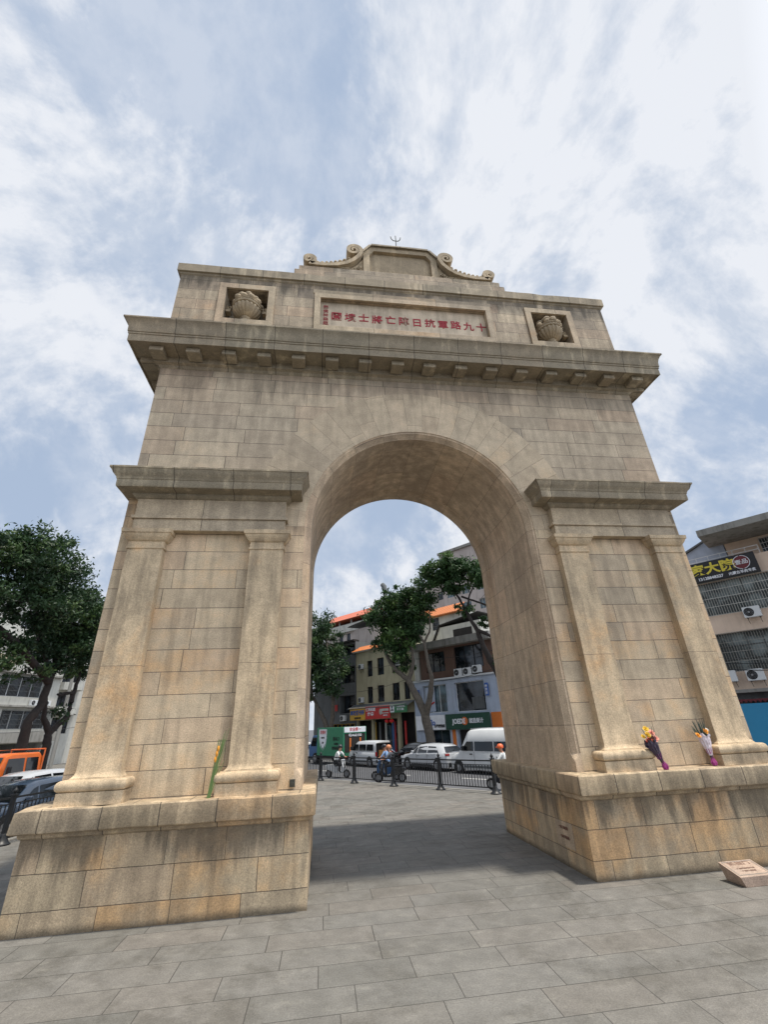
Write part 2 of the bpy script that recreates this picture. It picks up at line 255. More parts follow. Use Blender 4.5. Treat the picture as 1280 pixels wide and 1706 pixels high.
# ---------------------------------------------------------------- mesh helper
class M:
    def __init__(s, sc=1.0): s.v = []; s.f = []; s.uv = []; s.mi = []; s.sc = sc; s.cur = 0
    def poly(s, pts, uv=None):
        b = len(s.v); s.v += [tuple(c*s.sc for c in p) for p in pts]; s.f.append(tuple(range(b, b+len(pts)))); s.mi.append(s.cur)
        s.uv.append([(a*s.sc, c*s.sc) for a, c in uv] if uv else None)
    def grid(s, rows, closed=False, flip=False, uvf=None):
        b = len(s.v); n = len(rows[0])
        for rw in rows: s.v += [tuple(c*s.sc for c in p) for p in rw]
        for i in range(len(rows)-1):
            for j in range(n if closed else n-1):
                a, c = b+i*n+j, b+i*n+(j+1) % n; d, e = a+n, c+n
                q = (a, c, e, d) if not flip else (a, d, e, c)
                s.f.append(q); s.mi.append(s.cur)
                if uvf:
                    m = {a: uvf(i, j), c: uvf(i, j+1), d: uvf(i+1, j), e: uvf(i+1, j+1)}
                    s.uv.append([(m[x][0]*s.sc, m[x][1]*s.sc) for x in q])
                else: s.uv.append(None)
    def box(s, x0, x1, y0, y1, z0, z1):
        p = [(x0, y0, z0), (x1, y0, z0), (x1, y1, z0), (x0, y1, z0), (x0, y0, z1), (x1, y0, z1), (x1, y1, z1), (x0, y1, z1)]
        for q in ((0, 1, 5, 4), (1, 2, 6, 5), (2, 3, 7, 6), (3, 0, 4, 7), (4, 5, 6, 7), (3, 2, 1, 0)): s.poly([p[i] for i in q])
    def prism(s, prof, y0, y1):          # outline in XZ, thickness along Y
        s.poly([(x, y0, z) for x, z in prof]); s.poly([(x, y1, z) for x, z in reversed(prof)]); n = len(prof)
        for i in range(n):
            a, b = prof[i], prof[(i+1) % n]; s.poly([(b[0], y0, b[1]), (a[0], y0, a[1]), (a[0], y1, a[1]), (b[0], y1, b[1])])
    def rings(s, x0, x1, y0, y1, prof, cap=True):   # prof: (outward offset, z) swept round a rectangle
        rows = [[(x0-o, y0-o, z), (x1+o, y0-o, z), (x1+o, y1+o, z), (x0-o, y1+o, z)] for o, z in prof]
        for i in range(len(rows)-1):
            for j in range(4):
                q = [rows[i][j], rows[i][(j+1) % 4], rows[i+1][(j+1) % 4], rows[i+1][j]]
                ax = 0 if j % 2 == 0 else 1
                s.poly(q, [(p[ax], p[2]+(prof[i][0] if k_ < 2 else prof[i+1][0])*0.5) for k_, p in enumerate(q)])
        if cap: s.poly(rows[-1]); s.poly(list(reversed(rows[0])))
    def tube(s, path, rad, n=8, cap=True):
        P = [Vector(p) for p in path]; R = rad if isinstance(rad, (list, tuple)) else [rad]*len(P); rows = []; up = None
        for i, p in enumerate(P):
            d = (P[min(i+1, len(P)-1)]-P[max(i-1, 0)]).normalized()
            if up is None: up = Vector((0, 0, 1)) if abs(d.z) < 0.9 else Vector((1, 0, 0))
            a = d.cross(up).normalized(); b = d.cross(a).normalized(); up = -b if False else up
            rows.append([tuple(p+(a*math.cos(2*pi*k/n)+b*math.sin(2*pi*k/n))*R[i]) for k in range(n)])
        s.grid(rows, closed=True)
        if cap: s.poly(list(reversed(rows[0]))); s.poly(rows[-1])
    def lathe(s, prof, n=20, c=(0, 0, 0), axis='Z', rmod=None):
        rows = []
        for i, (rr, h) in enumerate(prof):
            row = []
            for k in range(n):
                a = 2*pi*k/n; q = rr*(rmod(a, i) if rmod else 1)
                x, y = q*math.cos(a), q*math.sin(a)
                row.append((c[0]+x, c[1]+y, c[2]+h) if axis == 'Z' else ((c[0]+x, c[1]+h, c[2]+y) if axis == 'Y' else (c[0]+h, c[1]+x, c[2]+y)))
            rows.append(row)
        s.grid(rows, closed=True); s.poly(list(reversed(rows[0]))); s.poly(rows[-1])
    def ball(s, c, rx, ry=None, rz=None, n=10, jit=0.0):
        ry = ry or rx; rz = rz or rx; rows = []
        for i in range(1, n//2+2):
            t = pi*(i-0.5)/(n//2+1)-pi/2; rows.append([(c[0]+rx*math.cos(t)*math.cos(2*pi*k/n)*(1+random.uniform(-jit, jit)), c[1]+ry*math.cos(t)*math.sin(2*pi*k/n)*(1+random.uniform(-jit, jit)), c[2]+rz*math.sin(t)) for k in range(n)])
        s.grid(rows, closed=True); s.poly(list(reversed(rows[0]))); s.poly(rows[-1])
    def build(s, name, mats, parent=None, smooth=False, loc=(0, 0, 0), rz=0.0, bevel=0.0, label=None, cat=None, group=None, kind=None, ang=40):
        me = bpy.data.meshes.new(name); me.from_pydata(s.v, [], s.f)
        if not isinstance(mats, (list, tuple)): mats = [mats]
        for m in mats: me.materials.append(MS[m] if isinstance(m, str) else m)
        uvl = me.uv_layers.new(name='UVMap')
        for p in me.polygons:
            p.material_index = s.mi[p.index]; cu = s.uv[p.index]; n = p.normal; ax, ay, az = abs(n.x), abs(n.y), abs(n.z)
            for k, li in enumerate(p.loop_indices):
                if cu: uvl.data[li].uv = cu[k]
                else:
                    c = me.vertices[me.loops[li].vertex_index].co
                    uvl.data[li].uv = (c.x, c.y) if az >= ax and az >= ay else ((c.x, c.z) if ay >= ax else (c.y, c.z))
        o = bpy.data.objects.new(name, me); COL.objects.link(o); o.location = loc; o.rotation_euler[2] = rz
        if parent: o.parent = parent
        if smooth:
            bm = bmesh.new(); bm.from_mesh(me); bmesh.ops.remove_doubles(bm, verts=bm.verts, dist=1e-4)
            for e in bm.edges: e.smooth = len(e.link_faces) == 2 and e.calc_face_angle(0) < math.radians(ang)
            for fc in bm.faces: fc.smooth = True
            bm.to_mesh(me); bm.free()
        if bevel:
            b = o.modifiers.new('bevel', 'BEVEL'); b.width = bevel; b.segments = 2; b.limit_method = 'ANGLE'; b.angle_limit = math.radians(50)
            bm = bmesh.new(); bm.from_mesh(me); bmesh.ops.remove_doubles(bm, verts=bm.verts, dist=1e-4); bm.to_mesh(me); bm.free()
        tag(o, label, cat, group, kind); return o
def tag(o, label=None, cat=None, group=None, kind=None):
    for k_, v in (('label', label), ('category', cat), ('group', group), ('kind', kind)):
        if v: o[k_] = v
    return o
def thing(name, label, cat, loc=(0, 0, 0), rz=0.0, group=None):
    o = bpy.data.objects.new(name, None); COL.objects.link(o); o.location = loc; o.rotation_euler[2] = rz; o.empty_display_size = 0.2
    return tag(o, label, cat, group)
def kids(o): return [c for c in KIDS.get(o.name, [])]
def copy_tree(o, parent=None):
    c = o.copy(); COL.objects.link(c)
    if parent: c.parent = parent
    for ch in [x for x in bpy.data.objects if x.parent == o and x != c]: copy_tree(ch, c)
    return c
def text_mesh(txt, size, depth=0.01, bold=0.0, align='CENTER'):
    cu = bpy.data.curves.new('t', 'FONT'); cu.body = txt; cu.size = size; cu.extrude = depth; cu.offset = bold; cu.align_x = align; cu.align_y = 'CENTER'; cu.resolution_u = 3
    o = bpy.data.objects.new('t', cu); COL.objects.link(o); dg = bpy.context.evaluated_depsgraph_get(); dg.update()
    me = bpy.data.meshes.new_from_object(o.evaluated_get(dg)); bpy.data.objects.remove(o); bpy.data.curves.remove(cu); return me
def text(m, txt, size, x, y, z, depth=0.01, bold=0.0, sx=1.0, mat=None, align='CENTER', perp=None):
    """letters standing in the XZ plane facing -Y, added to mesh helper m"""
    me = text_mesh(txt, size, depth, bold, align)
    for p in me.polygons:
        pts = []
        for i in p.vertices:
            c = me.vertices[i].co
            q = (x+c.x*sx, y-c.z, z+c.y)
            if perp: q = perp(c.x*sx, c.y, c.z)
            pts.append(q)
        m.poly(pts)
    bpy.data.meshes.remove(me)
# ---------------------------------------------------------------- setting: ground, plaza, road
TX, NX = Vector((0.613, -0.79, 0)), Vector((0.79, 0.613, 0))
def sn(s_, n_, z=0.0): return TX*s_+NX*n_+Vector((0, 0, z))
D2, MX = Vector((0.25, 0.968, 0)), Vector((-0.968, 0.25, 0))
def lm(s_, c_, z=0.0): return D2*s_+MX*c_+Vector((0, 0, z))
RZ = math.atan2(-0.79, 0.613); RZL = math.atan2(0.968, 0.25)
g = M(); g.box(-700, 700, -700, 900, -0.6, -0.30); g.build('ground', 'asphalt', kind='structure')
g = M(); g.box(-120, 120, -60, 160, -0.29, -0.15); g.build('road', 'asphalt', kind='structure')
# plaza: bounded by the street kerb (n=9.5) and the left kerb (c=11.9)
def isect(n_, c_):
    a, b, c, d = NX.x, NX.y, MX.x, MX.y; det = a*d-b*c; return ((n_*d-b*c_)/det, (a*c_-c*n_)/det)
A = isect(9.45, 11.95); B_ = lm(-45, 11.95); C_ = sn(60, 9.45)
poly = [(A[0], A[1]), (B_.x, B_.y), (60, -60), (C_.x, C_.y)]
g = M(); top = [(x, y, 0.0) for x, y in poly]; g.poly(top)
for i in range(4):
    a, b = poly[i], poly[(i+1) % 4]; g.poly([(a[0], a[1], -0.2), (a[0], a[1], 0.0), (b[0], b[1], 0.0), (b[0], b[1], -0.2)])
pz = g.build('plaza_paving', 'paving', kind='structure')
for nm, p0, p1, wd in (('kerb', sn(-30, 9.45), sn(60, 9.45), NX*0.22), ('kerb', lm(-45, 11.95), lm(16, 11.95), MX*0.22)):
    g = M(); d = (p1-p0); k_ = 30
    for i in range(k_*2):
        a = p0+d*(i/(k_*2)); b = p0+d*((i+0.985)/(k_*2)); q = [a, b, b+wd, a+wd]
        g.poly([(v.x, v.y, 0.012) for v in q])
        for j in range(4):
            v, w_ = q[j], q[(j+1) % 4]; g.poly([(v.x, v.y, -0.2), (w_.x, w_.y, -0.2), (w_.x, w_.y, 0.012), (v.x, v.y, 0.012)])
    g.build(nm, 'kerb', kind='structure')
g = M()
def strip(m, p0, p1, wv, z): m.poly([tuple(p0+Vector((0, 0, z))), tuple(p1+Vector((0, 0, z))), tuple(p1+wv+Vector((0, 0, z))), tuple(p0+wv+Vector((0, 0, z)))])
strip(g, sn(-7.6, 10.1), sn(50, 10.1), NX*0.22, -0.146)
for i in range(14): strip(g, sn(-40+i*6, 13.9), sn(-37.5+i*6, 13.9), NX*0.14, -0.146)
strip(g, sn(-60, 20.0), sn(50, 20.0), NX*0.14, -0.146)
g.build('road_markings', 'marking', kind='structure')
g = M(); q = [sn(-70, 21.2), sn(60, 21.2), sn(60, 26.6), sn(-70, 26.6)]
g.poly([(v.x, v.y, 0.0) for v in q]); g.poly([(q[0].x, q[0].y, -0.2), (q[1].x, q[1].y, -0.2), (q[1].x, q[1].y, 0), (q[0].x, q[0].y, 0)])
g.build('pavement', 'paving', kind='structure')
g = M(); q = [lm(-20, 20.5), lm(60, 20.5), lm(60, 42), lm(-20, 42)]
g.poly([(v.x, v.y, 0.004) for v in q]); g.poly([(q[0].x, q[0].y, -0.2), (q[1].x, q[1].y, -0.2), (q[1].x, q[1].y, 0.004), (q[0].x, q[0].y, 0.004)])
g.build('pavement', 'paving', kind='structure')
# ---------------------------------------------------------------- the memorial arch (modelled in units of 1.5 m)
U = 1.5; D = 2.31; WB = 4.12; RF = 1.72; RI = 1.63; ZS = 4.17; RO = 2.50
arch = thing('memorial_arch', 'tall weathered granite memorial arch with urn niches and red carved inscription', 'arch')
def A3(): return M(U)
NA = 40
# body: front and rear walls, voussoir ring, side walls
m = A3()
for y, sgn in ((0.0, 1), (D, -1)):
    def P(*pts):
        pts = [(x, y, z) for x, z in pts]; m.poly(pts if sgn == 1 else list(reversed(pts)))
    for sx in (-1, 1):
        def Q(x0, x1, z0, z1):
            a, b = sorted((sx*x0, sx*x1)); P((a, z0), (b, z0), (b, z1), (a, z1))
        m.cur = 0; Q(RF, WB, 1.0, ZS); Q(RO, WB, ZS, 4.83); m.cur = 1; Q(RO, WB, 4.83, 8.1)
    m.cur = 1; pts = [(RO*math.cos(pi*(1-k/NA)), ZS+RO*math.sin(pi*(1-k/NA))) for k in range(NA+1)]
    for k in range(NA):
        a, b = pts[k], pts[k+1]; P(a, b, (b[0], 8.1), (a[0], 8.1))
for sx in (-1, 1):
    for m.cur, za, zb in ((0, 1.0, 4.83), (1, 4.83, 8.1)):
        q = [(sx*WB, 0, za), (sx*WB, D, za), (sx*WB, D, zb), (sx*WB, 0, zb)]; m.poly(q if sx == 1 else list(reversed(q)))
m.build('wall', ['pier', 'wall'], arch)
for y, sgn in ((0.0, 1), (D, -1)):
    m = A3()
    for k in range(NA):
        t0, t1 = pi*(1-k/NA), pi*(1-(k+1)/NA)
        q = [(RF*math.cos(t0), y, ZS+RF*math.sin(t0)), (RF*math.cos(t1), y, ZS+RF*math.sin(t1)), (RO*math.cos(t1), y, ZS+RO*math.sin(t1)), (RO*math.cos(t0), y, ZS+RO*math.sin(t0))]
        uvq = [(0.05, k/NA*pi*2.1), (0.05, (k+1)/NA*pi*2.1), (0.83, (k+1)/NA*pi*2.1), (0.83, k/NA*pi*2.1)]
        m.poly(q if sgn == 1 else list(reversed(q)), uvq if sgn == 1 else list(reversed(uvq)))
    m.build('voussoir_ring', 'ring', arch)
# reveal of the passage: chamfered arrises and a sunk panel, swept up one jamb, over and down the other
ch = [(RF, 0.0), (1.712, 0.014), (1.69, 0.02), (1.685, 0.03), (1.66, 0.055), (1.645, 0.078), (1.64, 0.085), (RI, 0.092)]
pan = [(RI, 0.40), (1.642, 0.405), (1.642, 0.425), (1.662, 0.435), (1.662, 1.86), (1.648, 1.875), (1.648, 1.90), (1.638, 1.92), (1.648, 1.94), (1.634, 1.965), (RI, 1.98)]
full = ch+pan+[(rr, D-yy) for rr, yy in reversed(ch)]
flat = ch+[(RI, yy) for rr, yy in pan]+[(rr, D-yy) for rr, yy in reversed(ch)]
stop = [(RF, 0.0)]+[(RI, yy*0.02) for rr, yy in ch[1:]]+[(RI, yy) for rr, yy in pan]+[(RI, D-yy*0.02) for rr, yy in reversed(ch[1:])]+[(RF, D)]
st = []
for sx, seq in ((-1, 1), (1, -1)):
    jam = [(stop, 1.0), (stop, 1.11), (flat, 1.20), (flat, 1.49), (full, 1.492)]+[(full, 1.49+(ZS-1.49)*k/6) for k in range(1, 6)]
    jam = [([(sx*rr, yy, z) for rr, yy in pr], z-4.17) for pr, z in jam]
    if sx == -1: left = jam
    else: right = [(p, pi*1.7+(4.17-1.0)-(l+3.17)+0) for p, l in reversed(jam)]
mid = [([(rr*math.cos(pi*(1-k/NA)), yy, ZS+rr*math.sin(pi*(1-k/NA))) for rr, yy in full], pi*1.7*k/NA) for k in range(NA+1)]
stn = left+mid+right
m = A3(); m.grid([p for p, l in stn], uvf=lambda i, j: (([yy for rr, yy in full])[min(j, len(full)-1)], stn[i][1]), flip=False)
m.build('passage_lining', 'soffit', arch, smooth=True, ang=25)
# plinths
for sx in (-1, 1):
    m = A3(); a, b = sorted((sx*1.53, sx*4.30))
    m.rings(a, b, -0.15, D+0.15, [(0.0, -0.02), (0.0, 0.735)])
    pl = m.build('plinth', 'plinth', arch)
    m = A3(); m.rings(a, b, -0.15, D+0.15, [(-0.05, 0.72), (0.0, 0.735), (0.022, 0.745), (0.028, 0.765), (0.03, 0.79)], cap=False)
    m.rings(a+0.0, b, -0.15-0.09, D+0.15+0.09, [(0.03, 0.79), (0.055, 0.80), (0.06, 0.812), (0.06, 0.985), (0.045, 1.0)])
    m.build('cap', 'cap', pl, smooth=True, ang=30)
# engraved stone with a red inscription on the inner side of the right plinth
m = A3(); m.box(1.524, 1.54, 0.20, 0.62, 0.20, 0.46); ep = m.build('inscribed_stone', 'soffit', arch)
m = M()
for zz in (0.395, 0.30):
    text(m, '一九三三年建造', 0.048, 0, 0, 0, 0.004, 0.002, perp=lambda cx, cy, cz, zz=zz: ((1.519*U)-cz, 0.41*U-cx, zz*U+cy))
m.build('lettering', plain('worn red carving', (122, 90, 74), 0.9), ep)
# pilasters with base and capital
for cx in (-3.73, -2.20, 2.20, 3.73):
    x0, x1 = cx-0.22, cx+0.22
    m = A3(); m.rings(x0, x1, -0.12, 0.05, [(0.035, 1.235), (0.022, 1.245), (0.010, 1.262), (0.0, 1.29), (0.0, 3.77)], cap=False)
    pil = m.build('pilaster', 'shaft', arch, smooth=True, ang=25)
    m = A3()
    m.rings(x0, x1, -0.12, 0.10, [(0.10, 0.995), (0.10, 1.115)])
    tor = [(0.085+0.035*math.cos(t), 1.168+0.052*math.sin(t)) for t in [(-pi/2)+pi*k/8 for k in range(9)]]
    m.rings(x0, x1, -0.12, 0.10, [(0.06, 1.115)]+tor+[(0.04, 1.222), (0.035, 1.236)])
    m.build('base', 'shaft', pil, smooth=True, ang=35)
    m = A3()
    m.rings(x0, x1, -0.12, 0.10, [(0.0, 3.768), (0.012, 3.772), (0.016, 3.785), (0.012, 3.797), (0.0, 3.80), (0.0, 3.875), (0.02, 3.885), (0.028, 3.895), (0.05, 3.925), (0.066, 3.955), (0.07, 3.972), (0.082, 3.975), (0.086, 4.032)])
    m.build('capital', 'shaft', pil, smooth=True, ang=30)
# impost entablatures over the pilasters
for sx in (-1, 1):
    a, b = sorted((sx*1.98, sx*3.95))
    m = A3(); m.box(a, b, -0.12, 0.05, 4.033, 4.20); m.box(a-0.03, b+0.03, -0.145, 0.05, 4.20, 4.245); m.box(a-0.0, b+0.0, -0.12, 0.05, 4.245, 4.50)
    en = m.build('entablature', 'frieze', arch, bevel=0.006)
    m = A3(); m.rings(a, b, -0.12, 0.3, [(0.0, 4.49), (0.035, 4.505), (0.06, 4.53), (0.065, 4.55), (0.16, 4.56), (0.22, 4.562), (0.225, 4.58), (0.225, 4.665), (0.235, 4.675), (0.235, 4.69), (0.245, 4.71), (0.27, 4.735), (0.285, 4.77), (0.30, 4.80), (0.31, 4.805), (0.31, 4.835), (0.0, 4.87)])
    m.build('cornice', 'trim', en, smooth=True, ang=30)
# main cornice
m = A3()
m.rings(-WB, WB, 0.0, D, [(0.0, 6.92), (0.02, 6.935), (0.035, 6.97), (0.06, 6.985), (0.09, 6.99), (0.09, 7.10), (0.37, 7.11), (0.375, 7.09), (0.40, 7.09), (0.40, 7.225), (0.412, 7.23), (0.412, 7.26), (0.425, 7.265), (0.43, 7.30), (0.435, 7.36), (0.445, 7.42), (0.465, 7.465), (0.485, 7.49), (0.495, 7.495), (0.495, 7.525), (0.0, 7.60)])
cor = m.build('cornice', 'trim', arch, smooth=True, ang=30)
def bracket(cx, ax, sg):
    m = A3(); w = 0.105
    prof = [(0.10, 7.012), (0.30, 7.012), (0.315, 7.018), (0.315, 7.10), (0.10, 7.10)]
    for k in range(2):
        pass
    if ax == 'y':
        y0 = 0.0 if sg < 0 else D
        pr = [(y0+sg*o, z) for o, z in prof]
        A_ = [(cx-w, y, z) for y, z in pr]; B2 = [(cx+w, y, z) for y, z in pr]
    else:
        x0 = WB*sg; pr = [(x0+sg*o, z) for o, z in prof]; A_ = [(x, cx-w, z) for x, z in pr]; B2 = [(x, cx+w, z) for x, z in pr]
    m.poly(A_); m.poly(list(reversed(B2)))
    for i in range(5):
        j = (i+1) % 5; m.poly([A_[i], B2[i], B2[j], A_[j]])
    b = m.build('bracket', 'trim', cor, bevel=0.008)
    bm = bmesh.new(); bm.from_mesh(b.data); bmesh.ops.recalc_face_normals(bm, faces=bm.faces); bm.to_mesh(b.data); bm.free()
for k in range(16): bracket(-4.11+k*0.548, 'y', -1)
for k in range(16): bracket(-4.11+k*0.548, 'y', 1)
for sg in (-1, 1):
    for k in range(5): bracket(0.06+k*0.5475, 'x', sg)
# attic with a recessed inscription panel and two niches, front face built with real openings
def wall_holes(m, x0, x1, z0, z1, holes, y, depth, back=True):
    xs = sorted({x0, x1}|{h[0] for h in holes}|{h[1] for h in holes}); zs = sorted({z0, z1}|{h[2] for h in holes}|{h[3] for h in holes})
    for i in range(len(xs)-1):
        for j in range(len(zs)-1):
            cx, cz = (xs[i]+xs[i+1])/2, (zs[j]+zs[j+1])/2
            if any(h[0] < cx < h[1] and h[2] < cz < h[3] for h in holes): continue
            m.poly([(xs[i], y, zs[j]), (xs[i+1], y, zs[j]), (xs[i+1], y, zs[j+1]), (xs[i], y, zs[j+1])])
    for h in holes:
        a, b, c, d = h[:4]; e = y+(h[4] if len(h) > 4 else depth)
        m.poly([(a, y, c), (a, y, d), (a, e, d), (a, e, c)]); m.poly([(b, y, c), (b, e, c), (b, e, d), (b, y, d)])
        m.poly([(a, y, c), (a, e, c), (b, e, c), (b, y, c)]); m.poly([(a, y, d), (b, y, d), (b, e, d), (a, e, d)])
        if back: m.poly([(a, e, c), (b, e, c), (b, e, d), (a, e, d)])
m = A3(); nich = [(-3.30, -2.55, 8.12, 8.90, 0.42), (2.55, 3.30, 8.12, 8.90, 0.42)]; pnl = (-1.60, 1.60, 8.12, 8.84, 0.09)
wall_holes(m, -WB-0.02, WB+0.02, 7.58, 9.17, nich+[pnl], -0.02, 0.4)
m.box(-WB-0.02, WB+0.02, 0.43, D+0.02, 7.58, 9.17)
for sx in (-1, 1):
    x = sx*(WB+0.02); q = [(x, -0.02, 7.58), (x, 0.43, 7.58), (x, 0.43, 9.17), (x, -0.02, 9.17)]; m.poly(q if sx > 0 else list(reversed(q)))
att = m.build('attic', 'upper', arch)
m = A3(); m.rings(-WB-0.02, WB+0.02, -0.02, D+0.02, [(0.0, 9.15), (0.0, 9.17), (0.025, 9.19), (0.03, 9.215), (0.065, 9.22), (0.065, 9.41), (0.05, 9.43)])
m.build('coping', 'trim', att, bevel=0.006)
def frame(m, x0, x1, z0, z1, w, y0, y1, sides='LRTB'):
    if 'T' in sides: m.box(x0-w, x1+w, y0, y1, z1, z1+w)
    if 'B' in sides: m.box(x0-w, x1+w, y0, y1, z0-w, z0)
    if 'L' in sides: m.box(x0-w, x0, y0, y1, z0, z1)
    if 'R' in sides: m.box(x1, x1+w, y0, y1, z0, z1)
m = A3(); frame(m, -1.60, 1.60, 8.12, 8.84, 0.11, -0.05, -0.018); m.box(-1.74, 1.74, -0.035, -0.018, 8.96, 9.06)
pf = m.build('panel_frame', 'frieze', att, bevel=0.006)
m = A3(); m.box(-1.598, 1.598, 0.055, 0.075, 8.122, 8.838); ip = m.build('inscription_panel', 'panel', att)
m = M()
chars = '園墳士將亡陣日抗軍路九十'
x0, x1 = -1.30, 1.50
for i, c in enumerate(chars):
    x = x0+(x1-x0)*i/11
    text(m, c, 0.335, x*U, 0.055*U, (8.47)*U+random.uniform(-0.02, 0.02), 0.012, 0.004, sx=0.95)
m.build('lettering', 'red', ip)
m = M()
for i, c in enumerate('閩侯林森題'): text(m, c, 0.145, -1.50*U, 0.055*U, (8.70-i*0.105)*U, 0.008, 0.003)
m.build('signature', 'redfaint', ip)
for (a, b, c, d, e) in nich:
    m = A3(); frame(m, a, b, c, d, 0.12, -0.052, -0.018); m.build('niche_frame', 'frieze', att, bevel=0.006)
    cx = (a+b)/2; cy = 0.10; z0 = 8.12
    m = A3()
    prof = [(0.13, z0), (0.14, z0+0.02), (0.13, z0+0.045), (0.09, z0+0.06), (0.075, z0+0.10), (0.085, z0+0.125), (0.10, z0+0.14), (0.10, z0+0.15)]
    m.lathe(prof, 28, (cx, cy, 0))
    bow = [(0.085, z0+0.15), (0.13, z0+0.17), (0.19, z0+0.215), (0.228, z0+0.265), (0.248, z0+0.315), (0.252, z0+0.35), (0.245, z0+0.365)]
    m.lathe(bow, 112, (cx, cy, 0), rmod=lambda t, i: 0.92+0.095*abs(math.sin(t*10)))
    band = [(0.240, z0+0.365), (0.258, z0+0.37), (0.264, z0+0.385), (0.250, z0+0.395), (0.248, z0+0.43), (0.262, z0+0.438), (0.264, z0+0.45), (0.25, z0+0.465), (0.20, z0+0.475)]
    m.lathe(band, 64, (cx, cy, 0), rmod=lambda t, i: 1+0.025*math.sin(t*26))
    urn = m.build('urn', 'carve', arch, smooth=True, ang=50)
    m = A3()
    for rr, h, n_, sz in ((0.218, 0.505, 11, 0.064), (0.168, 0.60, 8, 0.068), (0.09, 0.675, 5, 0.062), (0.0, 0.71, 1, 0.05)):
        for i in range(n_):
            t = 2*pi*(i+random.random()*0.4)/n_; sq = sz*random.uniform(0.85, 1.15)
            m.ball((cx+rr*math.cos(t), cy+rr*math.sin(t), z0+h), sq, sq, sq*0.85, 10, 0.06)
    m.build('fruit', 'carve', urn, smooth=True, ang=80)
    for sg in (-1, 1):
        m = A3(); pth = []
        for k in range(15):
            t = k/14*pi*1.9; pth.append((cx+sg*(0.315-0.045*math.cos(t)*(1-k/28)), cy, z0+0.40+0.05*math.sin(t)*(1-k/30)))
        m.tube(pth, 0.028, 6); m.box(cx+sg*0.32-0.04, cx+sg*0.32+0.04, cy-0.05, cy+0.05, z0+0.28, z0+0.335)
        m.build('handle', 'carve', urn, smooth=True, ang=60)
# crowning block, pediment, scrolls and rod
m = A3(); m.box(-2.12, 2.12, -0.04, D+0.0, 9.425, 9.60); m.box(-2.04, 2.04, -0.02, D-0.02, 9.60, 9.745)
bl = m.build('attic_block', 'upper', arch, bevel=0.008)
m = A3()
out = [(-0.77, 9.745), (0.77, 9.745), (0.77, 10.34), (0.60, 10.56), (-0.60, 10.56), (-0.77, 10.34)]
inn = [(-0.64, 9.80), (0.64, 9.80), (0.64, 10.30), (0.55, 10.44), (-0.55, 10.44), (-0.64, 10.30)]
yf, yb, rc = 0.02, 1.30, 0.07
for i in range(6):
    j = (i+1) % 6; a, b, c, d = out[i], out[j], inn[j], inn[i]
    m.poly([(a[0], yf, a[1]), (b[0], yf, b[1]), (c[0], yf, c[1]), (d[0], yf, d[1])])
    m.poly([(d[0], yf, d[1]), (c[0], yf, c[1]), (c[0], yf+rc, c[1]), (d[0], yf+rc, d[1])])
    m.poly([(b[0], yf, b[1]), (a[0], yf, a[1]), (a[0], yb, a[1]), (b[0], yb, b[1])])
m.poly([(x, yf+rc, z) for x, z in inn]); m.poly([(x, yb, z) for x, z in reversed(out)])
ped = m.build('pediment', 'carve', arch)
m = A3()
for i in range(2, 5):
    a, b = out[i], out[i+1]; dx, dz = b[0]-a[0], b[1]-a[1]; l = math.hypot(dx, dz); nx, nz = dz/l, -dx/l
    q = [(a[0], a[1]), (b[0], b[1]), (b[0]+nx*0.045, b[1]+nz*0.045), (a[0]+nx*0.045, a[1]+nz*0.045)]
    m.prism([(x, z) for x, z in q], yf-0.04, yb+0.04)
mo = m.build('coping', 'trim', ped); bm = bmesh.new(); bm.from_mesh(mo.data); bmesh.ops.recalc_face_normals(bm, faces=bm.faces); bm.to_mesh(mo.data); bm.free()
